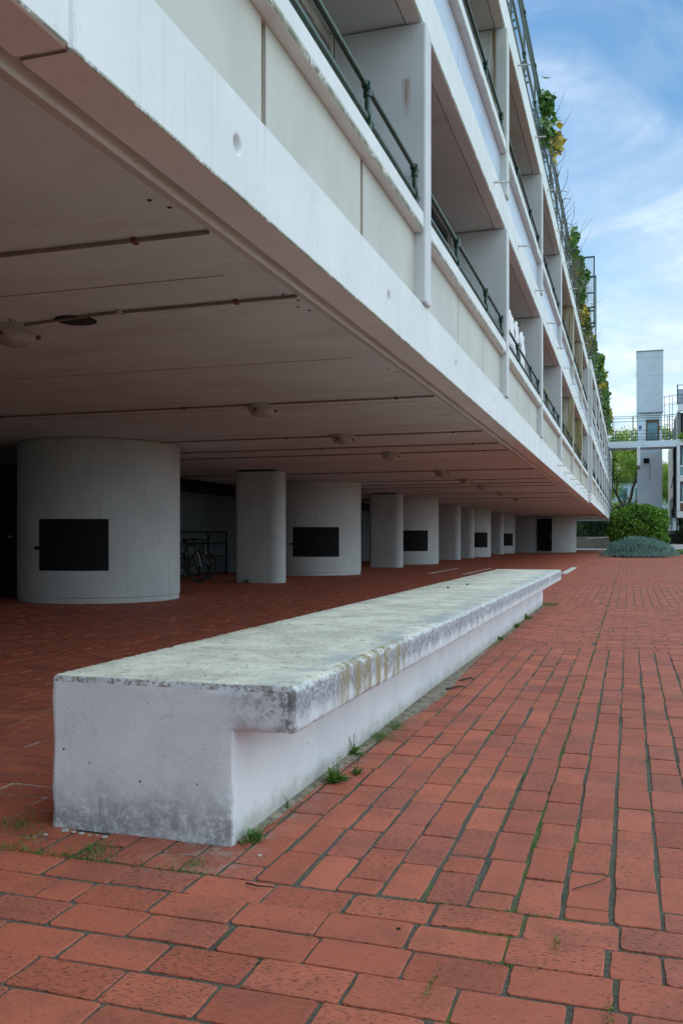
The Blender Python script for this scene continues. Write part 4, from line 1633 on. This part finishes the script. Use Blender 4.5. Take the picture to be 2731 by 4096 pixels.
shrub('round_bush', (0.58, 61, 1.45), (1.78, 1.7, 1.62), 22000, 0.17, L_bush, 'large bright green rounded bush in front of the tower', 'bush', 3.2, 0.07, 0.66, 3)
shrub('low_shrub', (0.50, 50.0, 0.05), (1.80, 1.9, 0.92), 15000, 0.13, L_grey, 'low silvery green mounded shrub spreading over the bricks', 'shrub', 2.0, 0.09, 0.75, 5, bl=True)
shrub('ground_cover', (0.48, 49.6, 0.0), (2.05, 2.2, 0.26), 7000, 0.12, L_grey, 'flat skirt of silvery foliage around the mounded shrub', 'shrub', 2.6, 0.05, 0.7, 6, bl=True)
shrub('clipped_hedge', (3.9, 66.8, 1.0), (1.7, 0.6, 0.52), 5000, 0.11, L_hedge, 'dark low hedge behind the white planter wall', 'hedge', 4, 0.04, 0.8, 7)
shrub('pale_shrub', (3.95, 66.2, 1.7), (0.55, 0.5, 0.85), 2500, 0.11, L_ivy, 'paler shrub at the right edge against the building', 'shrub', 2.4, 0.1, 0.7, 8)
shrub('lawn_edge_plant', (3.3, 60.5, 0.0), (1.15, 2.0, 0.22), 5000, 0.09, L_bush, 'low green plants before the white planter wall', 'plant', 2.2, 0.08, 0.7, 9, bl=True)

c = MB()
c.box(2.42, 5.6, 66.0, 66.18, 0.0, 0.56)
c.box(2.42, 2.60, 66.18, 67.8, 0.0, 0.56)
c.box(2.60, 5.6, 66.18, 67.6, 0.0, 0.48)
tag(c.build('planter_wall', M_white, bevel=0.015), 'low white concrete planter wall at the right', 'planter')
c = MB()
stn = MB().lathe([(0.16, 0), (0.22, 0.1), (0.2, 0.34), (0.10, 0.44)], (0, 0, 0), 7).build('boulder', M_greycon)
stn.location = (2.15, 65.2, 0)
tag(stn, 'grey boulder between the silvery shrub and the planter wall', 'boulder')

# low wall with handrail seen under the building
root = empty('low_wall', (-3.3, 88.6, 0), 'brownish low wall with a thin pale handrail, seen under the building', 'wall')
MB().box(-3.2, 3.0, -0.1, 0.1, -0.05, 1.12).build('wall_body', plain('brown_grey_concrete', (0.17, 0.155, 0.12), 0.9, vscale=3), root, 0.01)
c = MB()
c.tube([(-0.4, -0.16, 0.95), (1.7, -0.16, 1.10)], 0.022, 8)
for k in range(4):
    xx = -0.3 + k * 0.6
    c.tube([(xx, -0.16, 0.955 + k * 0.043), (xx, -0.09, 0.88)], 0.012, 6)
c.build('handrail', M_spout, root, smooth=True)
pl = MB().tube([(0, 0, 0), (0, 0, 3.4)], 0.05, 10).build('lamp_post', M_dark, None, smooth=True)
pl.location = (-3.03, 89.5, 0)
tag(pl, 'thin dark pole behind the low wall, under the building', 'pole')
# bank of foliage behind it
root = empty('hedge_bank', (-4, 92, 0), 'tall bank of green shrubs behind the low wall, seen under the building', 'hedge')
n = 26000
P = np.column_stack([rng.uniform(-8, 5.5, n), rng.uniform(-1.0, 1.5, n), rng.uniform(0.3, 3.6, n)])
P[:, 1] += 0.5 * np.sin(P[:, 0] * 2) + 0.4 * np.sin(P[:, 2] * 3 + P[:, 0])
quads_obj('foliage', leaves(P, 0.2, 0.4, 0.6), L_ivy, root)
MB().box(-8, 5, 1.4, 1.7, 0, 3.3).build('dark_filler', M_bark, root)


# ------------------------------------------------------------------ trees
def tree(name, base, H, spread, label, mat, seed, nleaf=60, leaf=0.16, lean=(0, 0), trunk_r=0.2, group=None, depth=5, first=0.3):
    rs = random.Random(seed)
    root = empty(name, base, label, 'tree', group)
    tb, lb = MB(), []
    limbs = MB()

    def grow(p, d, L, r_, lev):
        pts = [p.copy()]
        rr = [r_]
        n = 4
        for k in range(n):
            d = (d + Vector((rs.uniform(-.22, .22), rs.uniform(-.22, .22), rs.uniform(-.06, .14 if lev < 3 else -0.02)))).normalized()
            p = p + d * (L / n)
            pts.append(p.copy())
            rr.append(r_ * (1 - 0.45 * (k + 1) / n))
        (tb if lev == 0 else limbs).tube(pts, rr, 8 if lev < 2 else 4, False)
        if lev >= 2:
            for q in pts[1:]:
                for _ in range(int(nleaf / (6 - lev if lev < 5 else 1) / 3) + 1):
                    lb.append((q.x + rs.gauss(0, spread * .10), q.y + rs.gauss(0, spread * .10), q.z + rs.gauss(-0.1, spread * .10)))
        if lev < depth:
            for k in range(3 if lev else 4):
                a = rs.uniform(0, 6.28)
                tilt = rs.uniform(0.35, 0.85)
                nd = (d * math.cos(tilt) + Vector((math.cos(a), math.sin(a), rs.uniform(-.1, .3))) * math.sin(tilt)).normalized()
                st = pts[rs.choice([2, 3, 4]) if lev else rs.choice([3, 4])]
                grow(st.copy(), nd, L * rs.uniform(0.62, 0.8), r_ * 0.52, lev + 1)
    grow(Vector((0, 0, -0.1)), Vector((lean[0], lean[1], 1)).normalized(), H * first, trunk_r, 0)
    tb.build('trunk', M_bark, root, smooth=True)
    limbs.build('limbs', M_bark, root)
    quads_obj('crown', leaves(np.array(lb), leaf, 0.2, 0.55), mat, root)
    return root


tree('spring_tree', (0.75, 95, 0), 10.6, 2.4, 'leaning tree with airy pale green spring leaves, seen under the footbridge', L_tree, 11, 60, 0.19, (-0.16, 0), 0.32, 'trees beyond the court', 5, 0.42)
tree('spring_tree', (-1.8, 104, 0), 7.2, 3.0, 'broad pale green tree behind the leaning one, beside the near building', L_tree, 44, 70, 0.22, (0.05, 0), 0.25, 'trees beyond the court', 5, 0.25)
tree('spring_tree', (4.3, 98, 0), 9.6, 2.6, 'pale green tree showing in the slot between the tower and the right building', L_tree, 15, 60, 0.2, (0, 0), 0.25, 'trees beyond the court', 5, 0.34)
tree('spring_tree', (-4.5, 101, 0), 9.5, 2.6, 'green tree beyond the court, mostly behind the near building', L_tree, 21, 50, 0.22, (0, 0), 0.25, 'trees beyond the court', 4, 0.34)
tree('young_tree', (-0.3, 84, 0), 5.6, 1.4, 'dark small tree behind the rounded bush, left of the tower', L_hedge, 31, 16, 0.14, (0.1, 0), 0.1, 'trees beyond the court', 4, 0.4)
shrub('tall_bush', (1.4, 86, 1.9), (2.6, 1.2, 2.1), 9000, 0.2, L_bush, 'tall green bush behind the rounded bush and the tower foot', 'bush', 2.6, 0.12, 0.7, 12)

# background building
root = empty('distant_building', (1, 130, 0), 'pale blue rendered building with a mossy green curved roof beyond the trees', 'building')
MB().box(-16, 16, 0, 12, 0, 8.6).build('wall', M_bgwall, root)
c = MB()
poly = [(-16.5, 8.6)] + [(-16.5 + 33 * k / 12, 8.62 + 1.7 * math.sin(math.pi * k / 12)) for k in range(13)][0:] + [(16.5, 8.6)]
vs = [(x, -0.4, z) for x, z in poly[1:-1]] + [(x, 12.4, z) for x, z in poly[1:-1]]
m = len(poly) - 2
c.add(vs, [tuple(range(m)), tuple(range(2 * m - 1, m - 1, -1))] + [(i, i + m, (i + 1) % m + m, (i + 1) % m) for i in range(m)])
c.build('roof', M_roofgreen, root)
for zf in (1.0, 3.7, 6.3):
    for k in range(15):
        xx = -15 + k * 2.1
        o = MB().box(xx, xx + 1.3, -0.06, -0.01, zf, zf + 1.6).build('window', M_frame, root)
        MB().box(xx + 0.08, xx + 1.22, -0.075, -0.062, zf + 0.08, zf + 1.52).build('pane', M_teal, o)

# ------------------------------------------------------------------ lift tower
root = empty('lift_tower', (1.5, 73, 0), 'tall narrow grey blue concrete lift tower rising behind the footbridge', 'tower')
TX0, TX1 = 0.60, 2.41


def off(mb):
    mb.v = [(x - 1.5, y - 73, z) for x, y, z in mb.v]
    return mb


c = MB()
joint_z = [-0.1, 1.2, 2.45, 3.76, 5.07, 6.38, 7.6]
for a, b in zip(joint_z, joint_z[1:]):
    c.box(TX0, 1.497, 73, 73.2, a + 0.014, b - 0.014)
    c.box(1.507, TX1, 73, 73.2, a + 0.014, b - 0.014)
c.box(TX0 + 0.006, TX1 - 0.006, 73.03, 75.4, -0.1, 10.52)
off(c).build('shaft', M_tower, root, 0.006)
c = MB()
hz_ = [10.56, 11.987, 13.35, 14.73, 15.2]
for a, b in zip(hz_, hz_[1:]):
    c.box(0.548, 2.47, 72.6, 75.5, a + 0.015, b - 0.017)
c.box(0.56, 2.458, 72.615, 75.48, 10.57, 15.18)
off(c).build('machine_room', M_tower_dim, root, 0.006)
off(MB().box(0.53, 2.49, 72.57, 75.52, 15.19, 15.27)).build('coping', M_greycon, root)
c = MB()
c.box(1.23, 1.33, 72.94, 72.998, 8.05, 10.05)
c.box(2.08, 2.18, 72.94, 72.998, 8.05, 10.05)
c.box(1.33, 2.08, 72.94, 72.998, 9.80, 10.05)
fr = off(c).build('door_frame', M_wood, root)
off(MB().box(1.33, 2.08, 72.97, 72.995, 8.05, 9.80)).build('door_pane', M_teal, fr)
c = MB()
c.box(TX0, 1.23, 72.96, 72.999, 7.9, 10.5)
c.box(2.18, TX1, 72.96, 72.999, 7.9, 10.5)
off(c).build('lobby_wall', M_tower, root)
s_ = off(MB().box(0.73, 0.90, 72.925, 72.955, 9.33, 9.60)).build('lift_sign', plain('blue_sign', (0.02, 0.10, 0.35), 0.4), root)
s_['label'] = 'small blue notice'
off(MB().box(2.2, 2.31, 72.90, 72.955, 9.25, 9.5)).build('call_box', M_ygold, root)
c = MB()
c.box(1.06, 1.47, 72.72, 72.92, 6.70, 7.08)
c.box(1.2, 1.3, 72.92, 73.0, 6.82, 6.95)
fl = off(c).build('floodlight', M_dark, root, 0.02)
off(MB().tube([(1.52, 72.96, 6.75), (1.52, 72.96, 5.4)], 0.012, 6)).build('cable', M_greycon, root)
c = MB()
for k in range(4):
    c.box(0.42, 0.55, 73.4, 73.42, 13.45 + k * 0.12, 13.47 + k * 0.12)
off(c).build('ladder_rung', M_greycon, root)

# ------------------------------------------------------------------ footbridge
root = empty('footbridge', (-1.42, 70, 7.6), 'grey concrete footbridge with green railings joining the two buildings at roof level', 'bridge')


def offb(mb):
    mb.v = [(x + 1.42, y - 70, z - 7.6) for x, y, z in mb.v]
    return mb


c = MB()
c.box(-1.40, 1.0, 70, 70.2, 7.66, 8.12)
c.box(1.012, 3.29, 70, 70.2, 7.66, 8.12)
c.box(-1.40, 3.29, 70.2, 71.75, 7.72, 7.95)
c.box(-1.40, 3.29, 71.75, 71.9, 7.66, 8.12)
offb(c).build('bridge_deck', M_tower, root, 0.01)
offb(MB().box(0.58, 0.78, 69.94, 70.14, 6.33, 7.655)).build('hanger_pier', M_white, root, 0.01)
offb(MB().box(0.56, 0.76, 69.96, 70.16, 6.05, 6.328)).build('pier_foot', M_wood, root)
c = MB()
for z in (8.24, 8.67, 8.92):
    c.tube([(-1.40, 70.1, z), (3.25, 70.1, z)], 0.020, 6)
for x in (-1.15, -0.95, 0.18, 0.42, 1.46, 1.66, 2.1, 2.85, 3.05):
    c.tube([(x, 70.1, 8.10), (x, 70.1, 8.93)], 0.022, 6)
offb(c).build('front_railing', M_green, root, smooth=True)
c = MB()
for z in (9.82, 10.05, 10.2, 8.6):
    c.tube([(-1.40, 71.8, z), (3.25, 71.8, z)], 0.022, 6)
for x in (-1.2, -1.1, 0.25, 0.32, 0.6, 2.75, 2.9):
    c.tube([(x, 71.8, 8.10), (x, 71.8, 10.2)], 0.024, 6)
for k in range(36):
    x = -1.2 + k * 0.05
    c.box(x, x + 0.005, 71.79, 71.80, 8.15, 9.8)
offb(c).build('rear_fence', M_green, root)

# ladder cage and curved rails
root = empty('ladder_cage', (2.9, 74.5, 8), 'tall grey hooped steel cage between the tower and the right building', 'ladder cage')
c = MB()
for x in (-0.27, 0.08, 0.30, 1.05, 1.4):
    c.box(x - 0.03, x + 0.03, -0.03, 0.03, 0.05, 4.0)
for z in (1.0, 1.75, 2.5, 3.25, 3.38, 3.9, 3.98):
    pts = [(-0.35 + 0.14 * k, -0.25 * math.sin(math.pi * k / 13) - 0.05, z + 0.06 * math.sin(math.pi * min(k, 9) / 13)) for k in range(14)]
    c.tube(pts, 0.025, 5)
for k in range(9):
    c.box(-0.27, 0.3, -0.01, 0.01, 0.3 + k * 0.28, 0.325 + k * 0.28)
c.build('cage_bars', M_tower, root)

# ------------------------------------------------------------------ right building
root = empty('apartment_block', (3.31, 70, 0), 'grey and white concrete block at the right edge, beyond the planter', 'building')


def offr(mb):
    mb.v = [(x - 3.31, y - 70, z) for x, y, z in mb.v]
    return mb


c = MB()
c.box(3.33, 14, 70.5, 84.4, 2.44, 8.0)
offr(c).build('core_wall', M_greycon, root)
c = MB()
for (a, b, z0_, z1_) in ((70.45, 74.5, 2.2, 8.0), (74.6, 76.0, 2.5, 7.2), (76.1, 84.5, 2.5, 8.6)):
    c.box(3.28, 3.328, a, b, z0_, z1_)
offr(c).build('side_panel', M_greycon, root, 0.01)
for z in (2.47, 5.10, 7.735, 10.25):
    offr(MB().box(3.305 if z < 10 else 3.36, 14, 70.0, 70.45, z, z + 0.46)).build('floor_band', M_white, root, 0.012)
for z in (2.94, 5.57):
    for k in range(3):
        xx = 3.31 + 4.9 * k
        offr(MB().box(xx, xx + 0.22, 69.98, 70.40, z + 0.003, z + 2.15)).build('pier', M_white, root, 0.01)
        o = offr(MB().box(xx + 0.24, xx + 4.88, 70.2, 70.26, z + 0.02, z + 2.14)).build('window', M_darkframe, root)
        c = MB()
        c.box(xx + 0.34, xx + 1.7, 70.17, 70.198, z + 0.75, z + 1.95)
        c.box(xx + 1.8, xx + 4.8, 70.17, 70.198, z + 0.75, z + 1.95)
        offr(c).build('pane', M_teal, o)
        offr(MB().box(xx + 0.24, xx + 4.88, 70.10, 70.19, z + 0.60, z + 0.72)).build('sill', M_white, o)
        offr(MB().box(xx + 0.24, xx + 4.88, 70.12, 70.18, z + 0.02, z + 0.58)).build('window_panel', M_teal if z > 4 else M_wood, o)
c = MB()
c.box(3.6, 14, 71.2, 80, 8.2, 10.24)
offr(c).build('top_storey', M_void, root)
c = MB()
c.box(3.36, 3.6, 70.5, 76, 8.2, 10.24)
offr(c).build('top_side_wall', M_greycon, root)
o = offr(MB().box(3.7, 8, 71.1, 71.18, 8.9, 10.1)).build('window', M_darkframe, root)
offr(MB().box(3.8, 4.6, 71.06, 71.098, 9.25, 9.55)).build('pane', M_teal, o)
c = MB()
c.box(3.32, 3.40, 70.0, 70.08, 10.71, 12.15)
c.box(3.40, 9, 70.02, 70.07, 12.09, 12.13)
for k in range(3):
    c.tube([(3.42, 70.3, 10.85 + 0.3 * k), (9, 70.3, 10.85 + 0.3 * k)], 0.02, 6)
for xx in (3.55, 3.75, 4.6, 5.6):
    c.tube([(xx, 70.3, 10.7), (xx, 70.3, 11.5)], 0.02, 6)
offr(c).build('roof_rail', M_green, root)
offr(MB().box(3.44, 9, 70.9, 70.93, 10.72, 11.95)).build('roof_screen', plain('frosted_screen', (0.35, 0.42, 0.50), 0.5), root)
c = MB()
c.tube([(3.22, 70.9, 3.4), (3.22, 70.9, 7.6), (3.30, 70.9, 7.7)], 0.05, 8)
c.tube([(3.22, 71.0, 6.2), (3.22, 77, 5.0)], 0.03, 6)
c.tube([(3.22, 72.6, 2.6), (3.22, 72.6, 8.1)], 0.04, 8)
c.tube([(3.22, 70.7, 2.3), (3.0, 70.7, 2.9), (3.22, 70.7, 3.4)], 0.06, 8)
offr(c).build('downpipe', M_dark, root, smooth=True)
c = MB()
c.prism([(3.25 + 0.3 * math.cos(t) - 0.5, 72 + 0.3 * math.sin(t)) for t in np.linspace(0, 6.28, 20)[:-1]], 0, 2.45)
c.box(3.05, 3.3, 70.6, 71.0, 0, 2.45)
offr(c).build('column', M_tower, root, smooth=True)
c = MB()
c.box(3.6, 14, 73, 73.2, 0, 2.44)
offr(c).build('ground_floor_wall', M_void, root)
P = np.column_stack([rng.normal(3.72, 0.16, 500), rng.normal(70.05, 0.1, 500), rng.normal(8.35, 0.12, 500)])
o = quads_obj('balcony_plant', leaves(P, 0.12, .3), L_bush)
tag(o, 'green plant spilling over the top balcony of the right building', 'plant')
